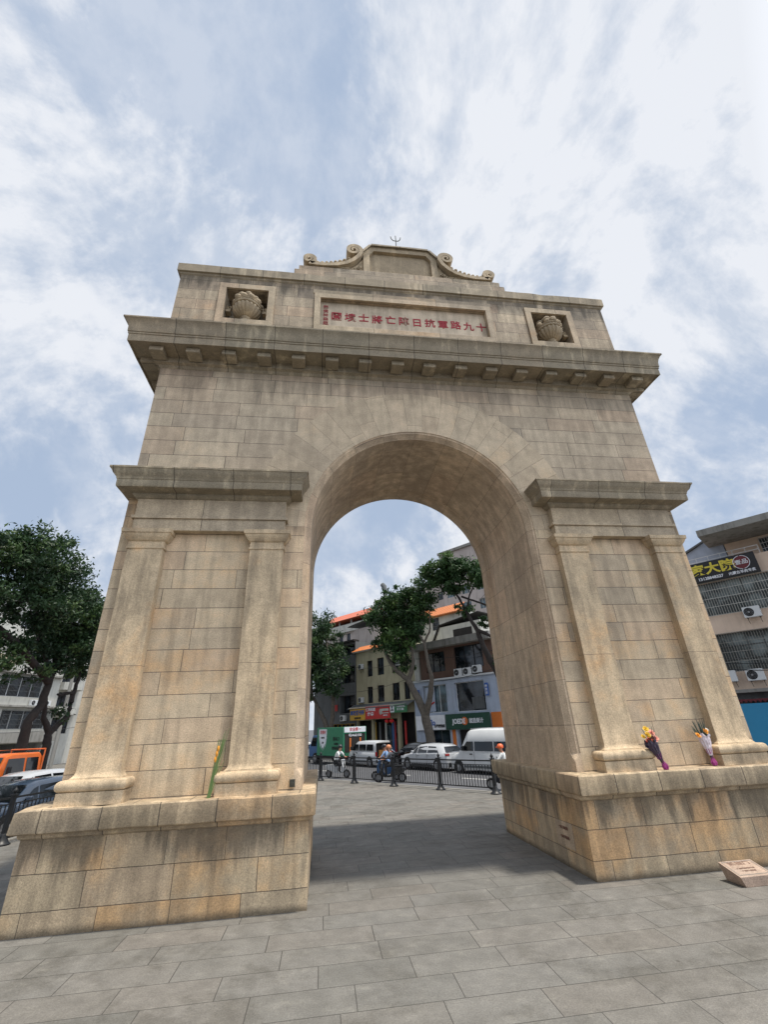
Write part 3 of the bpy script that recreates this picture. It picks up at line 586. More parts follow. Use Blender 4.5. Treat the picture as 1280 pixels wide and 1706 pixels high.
def scroll(sg):
    def sp(cx, cz, r0, r1, a0, a1, n): return [(cx+(r0+(r1-r0)*k/n)*math.cos(a0+(a1-a0)*k/n), cz+(r0+(r1-r0)*k/n)*math.sin(a0+(a1-a0)*k/n)) for k in range(n+1)]
    lo = sp(-1.85, 9.935, 0.02, 0.125, -pi*0.5+pi*3.6, -pi*0.5, 34)      # small outer volute, unwinding to its foot
    cur = [(-1.70, 9.80), (-1.50, 9.80), (-1.30, 9.83), (-1.12, 9.90), (-0.98, 10.01), (-0.875, 10.14), (-0.825, 10.26)]
    up = sp(-0.965, 10.33, 0.15, 0.02, -0.2, pi*3.4, 34)
    path = lo+cur+up
    m = A3(); n = len(path); rows = []
    for i, (x, z) in enumerate(path):
        a, b = path[max(i-1, 0)], path[min(i+1, n-1)]; dx, dz = b[0]-a[0], b[1]-a[1]; l = math.hypot(dx, dz) or 1; nx, nz = -dz/l, dx/l
        t = min(i, n-1-i); w = 0.014+0.028*min(1, t/30)
        rows.append([(sg*-1*-(x+nx*w), -0.05, z+nz*w), (sg*-1*-(x-nx*w), -0.05, z-nz*w), (sg*-1*-(x-nx*w), 0.36, z-nz*w), (sg*-1*-(x+nx*w), 0.36, z+nz*w)])
    m.grid(rows, closed=True); m.poly(rows[0]); m.poly(rows[-1])
    for (vx, vz, vr) in ((-1.85, 9.935, 0.095), (-0.965, 10.33, 0.125)):
        m.lathe([(vr, 0.04), (vr, 0.33)], 20, (sg*vx, 0, vz), axis='Y'); m.lathe([(vr*0.35, 0.0), (vr*0.4, 0.05), (vr*0.3, 0.06)], 12, (sg*vx, 0, vz), axis='Y')
    m.prism([(sg*x, z) for x, z in ((-2.0, 9.745), (-0.772, 9.745), (-0.772, 10.2), (-0.83, 10.12), (-0.90, 10.0), (-1.0, 9.90), (-1.15, 9.82), (-1.3, 9.775), (-1.6, 9.76))], 0.06, 0.30)
    m.tube([(sg*(-0.87+0.05*math.cos(t)*(1-t/9)), 0.02, 9.86+0.05*math.sin(t)*(1-t/9)) for t in [k*0.5 for k in range(14)]], 0.016, 6)
    for k in range(5): m.tube([(sg*(-0.93-0.05*k), 0.03, 9.77), (sg*(-0.95-0.06*k), 0.02, 9.83), (sg*(-1.0-0.075*k), 0.02, 9.80+0.0*k)], 0.014, 5)
    o = m.build('scroll', 'carve', arch, smooth=True, ang=45)
    bm = bmesh.new(); bm.from_mesh(o.data); bmesh.ops.recalc_face_normals(bm, faces=bm.faces); bm.to_mesh(o.data); bm.free()
    m = A3()
    for k in range(8):
        x = -1.68+k*0.088; z = 9.86+0.005*k*k*0.8; m.ball((sg*x, 0.12, z+0.025), 0.066, 0.16, 0.062, 10)
    m.build('leaf_ornament', 'carve', o, smooth=True, ang=80)
scroll(1); scroll(-1)
m = M(); m.tube([(-0.10, 0.02, 15.80), (-0.10, 0.02, 16.50)], 0.014, 6)
for sg in (-1, 1): m.tube([(-0.10, 0.02, 16.24), (-0.10+sg*0.08, 0.02, 16.25), (-0.10+sg*0.14, 0.02, 16.33), (-0.10+sg*0.16, 0.02, 16.44)], 0.014, 6)
m.build('lightning_rod', 'iron', arch, smooth=True)
# small metal fixing on the left pier
t = thing('metal_bracket', 'small dark metal fixing on the left pier foot beside the passage', 'bracket', (-2.60, -0.02, 1.60))
m = M(); m.box(-0.045, 0.045, -0.02, 0.02, -0.055, 0.055); m.build('plate', 'iron', t, bevel=0.005)
m = M(); m.lathe([(0.02, -0.05), (0.022, -0.02), (0.018, -0.02)], 12, axis='Y'); m.build('socket', 'iron', t)
def worn(o, amp=0.007, seg=0.28, chip=0.0):
    bm = bmesh.new(); bm.from_mesh(o.data); bmesh.ops.remove_doubles(bm, verts=bm.verts, dist=1e-4)
    for _ in range(6):
        es = [e for e in bm.edges if e.calc_length() > seg*1.6]
        if not es: break
        bmesh.ops.subdivide_edges(bm, edges=es, cuts=1, use_grid_fill=True)
    for v in bm.verts:
        p = v.co; q = mnoise.noise_vector(p*2.3)*amp+mnoise.noise_vector(p*7.1)*amp*0.6
        sharp = max([e.calc_face_angle(0) for e in v.link_edges if len(e.link_faces) == 2] or [0])
        if sharp > 0.6: 
            c_ = max(0, mnoise.noise(p*3.7)-0.28); q -= v.normal*(amp*0.8+c_*chip)
        v.co = p+q
    bm.to_mesh(o.data); bm.free()
for o in arch.children_recursive if hasattr(arch, 'children_recursive') else []:
    pass
for o in [x for x in bpy.data.objects if x.type == 'MESH']:
    nm_ = o.name.split('.')[0]
    if nm_ in ('cap', 'cornice', 'coping') : worn(o, 0.006, 0.30, 0.06)
    elif nm_ in ('base', 'capital'): worn(o, 0.004, 0.20, 0.03)
    elif nm_ in ('plinth', 'pilaster', 'attic_block'): worn(o, 0.005, 0.30, 0.04)
# ---------------------------------------------------------------- marker stone
t = thing('marker_stone', 'low granite marker stone with slanted top lying before the right plinth', 'marker stone', (4.46, -0.83, 0), 0)
bot = [(-0.24, -0.19, 0), (0.26, -0.19, 0), (0.26, 0.17, 0), (-0.24, 0.17, 0)]
tp = [(-0.30, -0.20, 0.13), (0.28, -0.20, 0.13), (0.28, 0.18, 0.235), (-0.30, 0.18, 0.235)]
m = M(); m.poly(tp); m.poly(list(reversed(bot)))
for i in range(4): m.poly([bot[i], bot[(i+1) % 4], tp[(i+1) % 4], tp[i]])
MS['marker'] = stone('pale pinkish granite', 9, 9, 0.1, 0.2, base=((168, 148, 132), (168, 148, 132)), irregular=False, joint=0.0, streak=0.2, tint=(1, 1, 1, 1))
m.build('block', 'marker', t, bevel=0.006)
m = M()
sl = math.atan2(0.105, 0.38)
def onslope(cx, cy, cz, ox, oy):
    yy = oy+cy*math.cos(sl); return (ox+cx, yy, 0.13+(yy+0.20)*math.tan(sl)+0.003+cz)
text(m, '凯旋门', 0.085, 0, 0, 0, 0.002, 0.0, perp=lambda a, b, c: onslope(a*1.5, b, c, -0.01, 0.095))
text(m, '广州市文物保护单位', 0.034, 0, 0, 0, 0.002, 0.0, perp=lambda a, b, c: onslope(a, b, c, -0.01, -0.02))
text(m, '广州市人民政府', 0.034, 0, 0, 0, 0.002, 0.0, perp=lambda a, b, c: onslope(a, b, c, -0.01, -0.08))
m.build('lettering', plain('worn carving', (140, 114, 98), 0.9), t)
m = M()
for (a, b, c, d) in ((-0.27, 0.25, -0.165, -0.155), (-0.27, 0.25, 0.145, 0.155), (-0.27, -0.26, -0.155, 0.145), (0.24, 0.25, -0.155, 0.145)):
    m.poly([onslope(0, 0, 0, a, c), onslope(0, 0, 0, b, c), onslope(0, 0, 0, b, d), onslope(0, 0, 0, a, d)])
m.build('border_line', 'kerb', t)
# ---------------------------------------------------------------- bouquets and stalks on the plinth
def bouquet(loc, lean, label, wrap, tops, seed, fern=False, length=0.66, group='bouquets leaning on the right pier'):
    random.seed(seed); t = thing('bouquet', label, 'bouquet', loc, 0, group)
    ax = Vector(lean).normalized(); sx = Vector((0, -1, 0)).cross(ax).normalized(); sy = ax.cross(sx)
    def at(h, a, rr): return tuple(ax*h+sx*(rr*math.cos(a))+sy*(rr*0.6*math.sin(a)))
    m = M(); rows = []
    for i in range(9):
        h = 0.16+i*0.042; rr = 0.034+0.0115*i
        rows.append([at(h+(0.04*math.sin(5*k) if i == 8 else 0), 2*pi*k/22, rr*(1+0.13*math.sin(k*3.1+i)+random.uniform(-0.07, 0.07))) for k in range(22)])
    m.grid(rows, closed=True); m.build('wrapping', wrap, t)
    m = M(); rows = []
    for i, (h, rr) in enumerate(((0.0, 0.045), (0.05, 0.05), (0.12, 0.03), (0.16, 0.028), (0.20, 0.045), (0.27, 0.06))):
        rows.append([at(h, 2*pi*k/16, rr*(1+0.25*math.sin(k*2.7+i*1.3))) for k in range(16)])
    m.grid(rows, closed=True); m.build('ribbon', 'magenta', t)
    m = M()
    for i in range(9): m.tube([at(-0.02, i, 0.02), at(0.25, i, 0.03), at(0.5, i*1.3, 0.08)], 0.006, 5)
    m.build('stems', 'stemdark', t)
    for i, (h, a, rr, s_, c) in enumerate(tops):
        s_ = s_*1.35; rr = rr*1.15
        m = M(); p = at(h, a, rr)
        P0 = Vector((p[0], p[1]-0.03, p[2])); ax2 = (Vector((random.uniform(-.3, .3), -0.8, 0.5))).normalized(); ea = ax2.orthogonal().normalized(); eb = ax2.cross(ea)
        for ring, (nn_, lr, tilt) in enumerate(((11, 1.0, 0.15), (9, 0.72, 0.55), (6, 0.42, 0.95))):
            for k in range(nn_):
                t_ = 2*pi*(k+0.4*ring)/nn_+random.uniform(-.15, .15); d_ = (ea*math.cos(t_)+eb*math.sin(t_)); sd = d_.cross(ax2)*s_*0.30; L0 = s_*lr*random.uniform(0.85, 1.15)
                tip = P0+d_*L0*math.cos(tilt)+ax2*L0*math.sin(tilt); midp = P0+d_*L0*0.6*math.cos(tilt*0.6)+ax2*L0*0.6*math.sin(tilt*0.6)
                m.poly([tuple(P0), tuple(midp-sd), tuple(tip), tuple(midp+sd)])
        m.build('flower', c, t)
    m = M()
    for i in range(46 if fern else 16):
        a = random.uniform(0, 2*pi); h0 = random.uniform(0.35, 0.5); h1 = h0+random.uniform(0.10, 0.34 if fern else 0.2)
        p0 = Vector(at(h0, a, 0.06)); p1 = Vector(at(h1, a+random.uniform(-.3, .3), 0.12+random.uniform(-0.05, 0.06))); s_ = sx*0.010
        m.poly([tuple(p0-s_), tuple(p0+s_), tuple(p1+s_*0.3), tuple(p1-s_*0.3)])
    m.build('leaves', 'stemdark', t)
    return t
Y1 = 'petal_yellow'; PK = 'petal_pink'; RD = 'petal_red'; OR = 'petal_orange'; WH = 'petal_white'
bouquet((3.93, -0.375, 1.505), (-0.40, -0.02, 1), 'mixed bouquet with yellow, pink and red flowers tied with magenta, beside the inner right pilaster', 'wrapdark',
        ((0.70, 1.6, 0.05, 0.042, Y1), (0.60, 1.2, 0.02, 0.045, Y1), (0.58, 3.4, 0.09, 0.05, PK), (0.52, 4.2, 0.03, 0.05, RD), (0.48, 3.2, 0.09, 0.048, PK), (0.50, 5.5, 0.05, 0.04, RD), (0.42, 4.0, 0.06, 0.045, PK), (0.60, 5.9, 0.08, 0.035, Y1), (0.36, 5.2, 0.05, 0.04, Y1), (0.33, 4.4, 0.03, 0.035, Y1), (0.44, 5.9, 0.10, 0.035, 'wrapdark')), 3)
bouquet((4.98, -0.27, 1.505), (-0.02, 0.12, 1), 'wrapped bouquet with orange flowers and dark fern fronds, beside the outer right pilaster', 'wrapclear',
        ((0.56, 3.0, 0.05, 0.045, OR), (0.50, 0.2, 0.12, 0.045, OR), (0.46, 5.6, 0.07, 0.04, OR), (0.58, 3.5, 0.12, 0.03, WH), (0.38, 5.0, 0.03, 0.035, WH), (0.30, 4.9, 0.03, 0.03, 'wrapdark'), (0.44, 4.2, 0.05, 0.04, 'wrapdark')), 5, fern=True)
random.seed(11)
t = thing('gladiolus_stalks', 'tall bunch of green gladiolus stalks leaning against the left pier', 'flowers', (-3.84, -0.37, 1.50))
m = M()
for i in range(11):
    a = random.uniform(-0.03, 0.03); tx = 0.10+random.uniform(-0.06, 0.12); h = random.uniform(0.4, 0.98); w = 0.007
    m.poly([(a-w, 0, 0), (a+w, 0, 0), (a+tx*0.5+w, 0.03, h*0.55), (a+tx*0.5-w, 0.03, h*0.55)]); m.poly([(a+tx*0.5-w, 0.03, h*0.55), (a+tx*0.5+w, 0.03, h*0.55), (a+tx+0.002, 0.10, h), (a+tx-0.002, 0.10, h)])
m.build('leaves', 'stem', t)
m = M()
for i in range(4): m.tube([(-0.02+i*0.008, -0.01, 0.0), (0.02+i*0.014, 0.01, 0.4), (0.05+i*0.03, 0.04, 0.80)], 0.006, 5)
m.build('stems', 'stem', t)
for z_, x_ in ((0.52, 0.04), (0.60, 0.055), (0.67, 0.07)):
    m = M(); m.ball((x_, -0.02, z_), 0.02, 0.02, 0.045, 8); m.build('bud', 'petal_orange', t, smooth=True)
# ---------------------------------------------------------------- iron fences
def fence_post():
    t = thing('fence_post', 'x', 'fence post')
    m = M(); m.lathe([(0.20, 0.0), (0.20, 0.03), (0.15, 0.06), (0.12, 0.12), (0.075, 0.20), (0.07, 0.24), (0.055, 0.26)], 14); m.build('base', 'black', t, smooth=True, ang=35)
    m = M(); m.box(-0.048, 0.048, -0.048, 0.048, 0.25, 1.10); m.build('shaft', 'black', t, bevel=0.005)
    m = M(); m.box(-0.075, 0.075, -0.075, 0.075, 1.10, 1.13); m.lathe([(0.045, 1.13), (0.03, 1.15), (0.05, 1.17), (0.062, 1.20), (0.05, 1.24), (0.02, 1.27), (0.012, 1.30)], 12); m.build('finial', 'black', t, smooth=True, ang=40)
    return t
def fence_panel(L_):
    t = thing('iron_railing', 'x', 'railing')
    for z0, z1 in ((1.03, 1.075), (0.90, 0.925), (0.17, 0.205)):
        m = M(); m.box(0.05, L_-0.05, -0.018, 0.018, z0, z1); m.build('rail', 'black', t)
    m = M(); n = int(L_/0.125)
    for i in range(1, n): x = i*L_/n; m.box(x-0.011, x+0.011, -0.011, 0.011, 0.205, 0.90)
    m.build('balusters', 'black', t)
    return t
p0, q0 = fence_post(), fence_panel(2.6)
first = True
spec = []
names = ['hidden end', 'leftmost', 'second', 'third', 'fourth', 'fifth']
px_s = [-23.1, -20.5, -17.9, -15.3, -12.7, -10.1, -7.5, -4.95, -2.35]
lab = {-20.5: 'leftmost black iron fence post seen through the arch, beside the left pier', -17.9: 'black iron fence post in front of the green box truck',
       -15.3: 'black iron fence post in front of the silver microvan', -12.7: 'black iron fence post in front of the paired scooter riders', -10.1: 'black iron fence post left of the white hatchback crossover',
       -7.5: 'black iron fence post right of the passage middle, in front of the white crossover', -4.95: 'black iron fence post half hidden behind the right pier', -23.1: 'x', -2.35: 'x'}
def put(proto, used, loc, rz, label, group):
    o = proto if not used else copy_tree(proto); o.location = loc; o.rotation_euler[2] = rz; o['label'] = label; o['group'] = group; return o
u1 = u2_ = False
vis_posts = [(-20.5, 'farthest black iron fence post through the arch, hard against the left pier'), (-17.9, 'black iron fence post below the green box truck, second from the left pier'),
             (-15.3, 'black iron fence post below the rear of the green truck, third from the left pier'), (-12.7, 'black iron fence post nearest the silver van and the two scooter riders'),
             (-10.1, 'black iron fence post between the black car and the white crossover'), (-7.5, 'largest black iron fence post in the arch opening, below the white crossover'),
             (-4.95, 'black iron fence post beside the right pier, in front of the high-roof van')]
vis_posts = vis_posts[0:]
for s_, lb in vis_posts:
    put(p0, u1, sn(s_, 9.12), RZ, lb, 'black iron posts of the street fence'); u1 = True
pl_lab = ['farthest black railing panel seen against the left pier, below the blue truck cab', 'black railing panel in front of the green box truck', 'black railing panel in front of the silver van front',
          'black railing panel in front of the two scooter riders', 'black railing panel in front of the front end of the white crossover', 'black railing panel in front of the white crossover tail and the high-roof van']
for s_, lb in zip((-20.5, -17.9, -15.3, -12.7, -10.1, -7.5), pl_lab):
    put(q0, u2_, sn(s_, 9.12), RZ, lb, 'black iron panels of the street fence'); u2_ = True
for k, s_ in enumerate((3.68, 6.33)):
    put(p0, True, lm(s_, 11.6), RZL, ['black iron fence post at the left edge, in front of the dark blue car', 'black iron fence post mostly hidden behind the left pier, by the dark blue car'][k], 'black iron posts of the left fence')
for k, s_ in enumerate((1.03, 3.68)):
    put(q0, True, lm(s_, 11.6), RZL, ['black railing panel left of the post at the left edge of the view', 'black railing panel between the left edge post and the left pier'][k], 'black iron panels of the left fence')
# ---------------------------------------------------------------- vehicles
def wheel(t, x, y, rad, w=0.2, side=1):
    m = M(); m.lathe([(rad*0.6, -w/2), (rad*0.95, -w/2), (rad, -w/2+0.03), (rad, w/2-0.03), (rad*0.95, w/2), (rad*0.6, w/2)], 22, (x, y, rad), axis='Y'); wo = m.build('wheel', 'tyre', t, smooth=True, ang=30)
    m = M(); yy = y+side*(w/2-0.01)
    m.lathe([(rad*0.62, -0.02), (rad*0.60, 0.012)], 20, (x, yy, rad), axis='Y')
    for k in range(5):
        a = 2*pi*k/5; m.tube([(x+rad*0.12*math.cos(a), yy+side*0.02, rad+rad*0.12*math.sin(a)), (x+rad*0.56*math.cos(a), yy+side*0.018, rad+rad*0.56*math.sin(a))], rad*0.07, 5)
    m.build('rim', 'rim', wo)
def car(name, label, cat, loc, rz, L_, Wd, H, prof, belt, cabin, paint, wheels, rad=0.31, group=None, roofrail=False, hatch_open=False, clear=0.2, roofpaint=None):
    """x forward, origin at the ground centre. prof: [(x, ztop, halfwidth)] lower body, cabin: [(x, z, halfwidth)] roof line over the belt"""
    t = thing(name, label, cat, loc, rz, group)
    m = M(); rows = []
    for x, zt, hw in prof:
        c = clear
        rows.append([(x, -hw*0.93, c), (x, -hw, c+0.12), (x, -hw, c+(zt-c)*0.62), (x, -hw*0.97, zt-0.04), (x, -hw*0.90, zt), (x, 0, zt+0.015), (x, hw*0.90, zt), (x, hw*0.97, zt-0.04), (x, hw, c+(zt-c)*0.62), (x, hw, c+0.12), (x, hw*0.93, c)])
    m.grid(rows, closed=True); m.poly(rows[0]); m.poly(list(reversed(rows[-1])))
    body = m.build('body', paint, t, smooth=True, ang=50)
    # cabin shell
    m = M(); rows = []
    for x, z, hw, hb, zb in cabin:
        rows.append([(x, -hb, zb), (x, -(hb+hw)/2-0.01, (z+zb)/2), (x, -hw-0.01, z-0.09), (x, -hw*0.86, z-0.015), (x, 0, z+0.01), (x, hw*0.86, z-0.015), (x, hw+0.01, z-0.09), (x, (hb+hw)/2+0.01, (z+zb)/2), (x, hb, zb)])
    m.grid(rows); m.poly(rows[0]); m.poly(list(reversed(rows[-1])))
    cb = m.build('cabin', paint, t, smooth=True, ang=50)
    return t, body, cb
def side_windows(t, wins, y, hb, hw, mat='carglass'):
    """wins: list of quads [(x,z)...]; placed on both sides, following the tumblehome"""
    for sg in (-1, 1):
        for q in wins:
            m = M(); pts = []
            z0 = min(z for x, z in q); z1 = max(z for x, z in q)
            for x, z in q: pts.append((x, sg*(y(x, z)+0.012), z))
            m.poly(pts if sg < 0 else list(reversed(pts))); m.build('side_window', mat, t)
def panel(t, name, pts, mat):
    m = M(); m.poly(pts); return m.build(name, mat, t)
def lamp(t, name, c, sx, sy, sz, mat):
    m = M(); m.box(c[0]-sx, c[0]+sx, c[1]-sy, c[1]+sy, c[2]-sz, c[2]+sz); m.build(name, mat, t, bevel=0.015)
def vpos(corner, L_, Wd, z=-0.15):
    """centre of a vehicle whose near rear corner stands at (s, n)"""
    H_ = Vector((-0.5, 0.866, 0)); A_ = Vector((0.866, 0.5, 0)); c = sn(*corner)+H_*(L_/2)+A_*(Wd/2); c.z = z; return c
HV = math.radians(120)
def crossover(label, paint, loc, rz, L_=4.25, Wd=1.8, H=1.43, suv=False, group=None):
    l = L_/2; w = Wd/2
    prof = [(-l, 0.62, w*0.80), (-l+0.05, 0.90, w*0.88), (-l+0.25, 0.98, w*0.96), (-l+0.9, 0.95, w), (0, 0.92, w), (l-1.1, 0.90, w), (l-0.5, 0.84, w*0.97), (l-0.15, 0.74, w*0.90), (l, 0.52, w*0.78)]
    hb, hw = w*0.93, w*0.70
    cabin = [(-l+0.12, 1.0, hw*0.9, hb*0.95, 0.93), (-l+0.42, H-0.14, hw, hb, 0.93), (-l+0.8, H-0.03, hw, hb, 0.93), (-0.3, H, hw, hb, 0.91), (0.25, H-0.03, hw, hb, 0.90), (0.60, H-0.12, hw, hb, 0.89), (l-0.95, 0.94, hw*1.12, hb, 0.86)]
    t, b, c = car('parked_car' if False else 'car', label, 'car', loc, rz, L_, Wd, H, prof, 0.9, cabin, paint, None, group=group)
    ysd = lambda x, z: hb+(hw-hb)*min(1, max(0, (z-0.92)/(H-0.09-0.92)))+0.008
    zt = H-0.13
    side_windows(t, [[(-l+0.62, 0.98), (-0.55, 0.96), (-0.50, zt), (-l+0.95, zt-0.02)], [(-0.48, 0.96), (0.38, 0.95), (0.30, zt-0.03), (-0.42, zt)], [(0.45, 0.95), (l-1.25, 0.94), (0.55, zt-0.10), (0.37, zt-0.04)]], ysd, hb, hw)
    panel(t, 'rear_window', [(-l+0.10, hb*0.80, 1.02), (-l+0.10, -hb*0.80, 1.02), (-l+0.39, -hw*0.86, H-0.16), (-l+0.39, hw*0.86, H-0.16)], 'carglass')
    panel(t, 'windscreen', [(l-1.0, -hb*0.86, 0.975), (l-1.0, hb*0.86, 0.975), (0.64, hw*0.84, H-0.115), (0.64, -hw*0.84, H-0.115)], 'carglass')
    for sg in (-1, 1):
        for x in (-l+0.75, l-0.82):
            m = M(); m.lathe([(0.37, -0.01), (0.37, 0.012)], 20, (x, sg*w*0.985, 0.34), axis='Y'); m.build('wheel_arch', 'black', t)
            wheel(t, x, sg*(w-0.09), 0.32, 0.21, sg)
        lamp(t, 'headlight', (l-0.10, sg*w*0.68, 0.68), 0.06, 0.17, 0.06, 'lamp'); lamp(t, 'tail_light', (-l+0.06, sg*w*0.74, 0.86), 0.05, 0.14, 0.055, 'taillamp')
        m = M(); m.box(l-1.45, l-1.33, sg*(w+0.02)-0.09, sg*(w+0.02)+0.09, 0.95, 1.07); m.build('mirror', paint, t, bevel=0.03)
    m = M(); m.box(-l-0.015, -l+0.03, -w*0.7, w*0.7, 0.22, 0.46); m.build('bumper', 'black', t, bevel=0.02)
    for sg in (-1, 1):
        m = M(); m.box(-l+1.15, l-1.2, sg*w-0.012, sg*w+0.012, 0.20, 0.36); m.build('sill_trim', 'black', t)
        for x_ in (-0.52, 0.42):
            m = M(); m.box(x_-0.22, x_-0.05, sg*(w*0.985)-0.012, sg*(w*0.985)+0.018, 0.79, 0.82); m.build('door_handle', 'rim', t)
            m = M(); m.box(x_-0.006, x_+0.006, sg*w*0.995-0.006, sg*w*0.995+0.006, 0.36, 0.90); m.build('door_seam', 'black', t)
    m = M(); m.box(-l-0.02, -l+0.03, -0.24, 0.24, 0.56, 0.68); m.build('number_plate', 'blue', t)
    return t
crossover('white hatchback crossover in the queue, seen from its rear quarter through the arch', 'silver', vpos((-12.56, 16), 4.25, 1.8), HV)
crossover('black car wedged between the silver van and the white crossover', 'blackcar', vpos((-15.3, 17.8), 4.1, 1.75), HV, 4.1, 1.75, 1.42)
crossover('dark blue car nearest the left fence, beside the left pier', 'navy', lm(6.0, 13.3, -0.15), RZL+pi-math.radians(3), 4.4, 1.8, 1.46)
crossover('white car between the dark blue car and the orange truck', 'silver', lm(8.6, 15.9, -0.15), RZL+pi-math.radians(3), 4.4, 1.8, 1.52)
def van(label, loc, rz, L_, Wd, H, paint, highroof=False, open_tail=False):
    l, w = L_/2, Wd/2; t_ = 0.95 if not highroof else 1.05
    nose = 0.9 if highroof else 0.45
    prof = [(-l, t_-0.05, w*0.92), (-l+0.08, t_, w*0.99), (0, t_, w), (l-nose, t_, w), (l-nose*0.5, t_-0.08, w*0.97), (l-0.08, t_-0.22, w*0.92), (l, t_-0.45, w*0.85)]
    hb, hw = w*0.97, w*0.84
    cabin = [(-l+0.03, H-0.12, hw, hb, t_-0.03), (-l+0.15, H-0.02, hw, hb, t_-0.03), (0, H, hw, hb, t_-0.03), (l-nose-0.75, H-0.03, hw, hb, t_-0.03), (l-nose-0.55, H-0.12, hw, hb, t_-0.03), (l-nose+0.15, t_+0.02, hw*1.1, hb, t_-0.05)]
    t, b, c = car('van', label, 'van', loc, rz, L_, Wd, H, prof, t_, cabin, paint, None)
    zt = H-0.22 if not highroof else H-0.62
    ysd = lambda x, z: hb+(hw-hb)*min(1, max(0, (z-t_)/(H-0.09-t_)))+0.012
    xs = [-l+0.25, -l+0.25+(L_-nose-1.25)/2, l-nose-1.0]
    wins = [[(xs[0], t_+0.06), (xs[1]-0.06, t_+0.06), (xs[1]-0.06, zt), (xs[0]+0.06, zt)], [(xs[1]+0.02, t_+0.06), (xs[2]-0.06, t_+0.06), (xs[2]-0.06, zt), (xs[1]+0.02, zt)], [(xs[2]+0.02, t_+0.06), (l-nose-0.06, t_+0.06), (l-nose-0.50, zt), (xs[2]+0.02, zt)]]
    side_windows(t, wins, ysd, hb, hw)
    panel(t, 'windscreen', [(l-nose+0.12, -hb*0.88, t_+0.06), (l-nose+0.12, hb*0.88, t_+0.06), (l-nose-0.46, hw*0.9, H-0.2), (l-nose-0.46, -hw*0.9, H-0.2)], 'carglass')
    if open_tail:
        m = M(); m.box(-l-0.012, -l+0.02, -w*0.86, w*0.86, 0.50, H-0.16); m.build('cargo_opening', 'interior', t)
        m = M(); m.box(-l-0.05, -l-0.015, -0.2, 0.45, 0.55, 1.05); m.build('cardboard_box', plain('cardboard', (176, 122, 62), 0.8), t)
        m = M(); m.poly([(-l, -w*0.85, H-0.04), (-l, w*0.85, H-0.04), (-l-0.95, w*0.8, H+0.02), (-l-0.95, -w*0.8, H+0.02)]); m.poly([(-l-0.95, -w*0.8, H-0.03), (-l-0.95, w*0.8, H-0.03), (-l, w*0.85, H-0.09), (-l, -w*0.85, H-0.09)])
        m.build('tailgate', paint, t)
    else:
        panel(t, 'rear_window', [(-l-0.005, hw*0.8, t_+0.1), (-l-0.005, -hw*0.8, t_+0.1), (-l+0.02, -hw*0.75, zt), (-l+0.02, hw*0.75, zt)], 'carglass')
    m = M()
    for sg in (-1, 1):
        for x in (-l+0.7, l-0.7):
            m2 = M(); m2.lathe([(0.36, -0.01), (0.36, 0.012)], 18, (x, sg*w*0.99, 0.32), axis='Y'); m2.build('wheel_arch', 'black', t)
            wheel(t, x, sg*(w-0.08), 0.29, 0.19, sg)
        m2 = M(); m2.box(xs[2]-0.02, xs[2]-0.01, sg*(w+0.004)-0.004, sg*(w+0.004)+0.004, 0.35, t_+0.02); m2.box(xs[2]+0.12, xs[2]+0.30, sg*(w+0.006)-0.01, sg*(w+0.006)+0.01, t_-0.12, t_-0.07); m2.build('door_handle', 'black', t)
        lamp(t, 'headlight', (l-0.05, sg*w*0.66, 0.62), 0.05, 0.14, 0.08, 'lamp'); lamp(t, 'tail_light', (-l+0.02, sg*w*0.88, t_-0.15), 0.035, 0.06, 0.14, 'taillamp')
    m = M(); m.box(-l-0.04, -l+0.02, -w*0.95, w*0.95, 0.28, 0.46); m.build('bumper', 'black', t, bevel=0.02)
    for sg in (-1, 1):
        m = M(); m.box(-l+1.1, l-1.1, sg*w-0.008, sg*w+0.010, 0.30, 0.42); m.build('sill_trim', 'greywall', t); m = M(); m.box(l-nose-0.35, l-nose-0.22, sg*(w+0.1)-0.08, sg*(w+0.1)+0.08, t_+0.08, t_+0.30); m.build('mirror', 'black', t, bevel=0.02)
    if highroof:
        m = M()
        for k in range(5): m.box(-l+0.3, l-nose-0.7, -hw*0.8+k*hw*0.4-0.02, -hw*0.8+k*hw*0.4+0.02, H+0.0, H+0.02)
        m.build('roof_ribs', paint, t)
    return t
van('silver microvan with its tailgate raised, behind the scooter riders', vpos((-19.0, 16.6), 3.5, 1.5), HV, 3.5, 1.5, 1.62, 'silver', open_tail=True)
van('white high-roof van at the right side of the arch opening, beside the right pier', vpos((-7.3, 15.2), 4.9, 1.75), HV, 4.9, 1.75, 2.18, 'white', highroof=True)
van('small white van at the left of the arch opening, ahead of the blue cab', vpos((-29.0, 17.2), 3.6, 1.5), HV, 3.6, 1.5, 1.55, 'white')
# green box truck with blue cab
Lb, Wb_ = 3.9, 2.1
t = thing('box_truck', 'green box truck with blue cab, shield emblem and open dark rear under a white header', 'truck', vpos((-22.6, 16.8), Lb, Wb_), HV)
m = M(); m.box(-Lb/2, Lb/2, -Wb_/2, Wb_/2, 0.62, 2.56); bx = m.build('cargo_box', 'trkgreen', t, bevel=0.02)
m = M(); m.box(-Lb/2, Lb/2+1.5, -0.4, 0.4, 0.40, 0.60); m.build('chassis', 'black', t)
m = M(); rows = []
for x, z in ((Lb/2+0.12, 2.0), (Lb/2+1.0, 2.02), (Lb/2+1.35, 1.45), (Lb/2+1.5, 1.2)):
    rows.append([(x, -0.92, 0.45), (x, -0.95, 1.2), (x, -0.85, z), (x, 0.85, z), (x, 0.95, 1.2), (x, 0.92, 0.45)])
m.grid(rows, closed=True); m.poly(rows[0]); m.poly(list(reversed(rows[-1]))); m.build('cab', 'blue', t, smooth=True, ang=30)
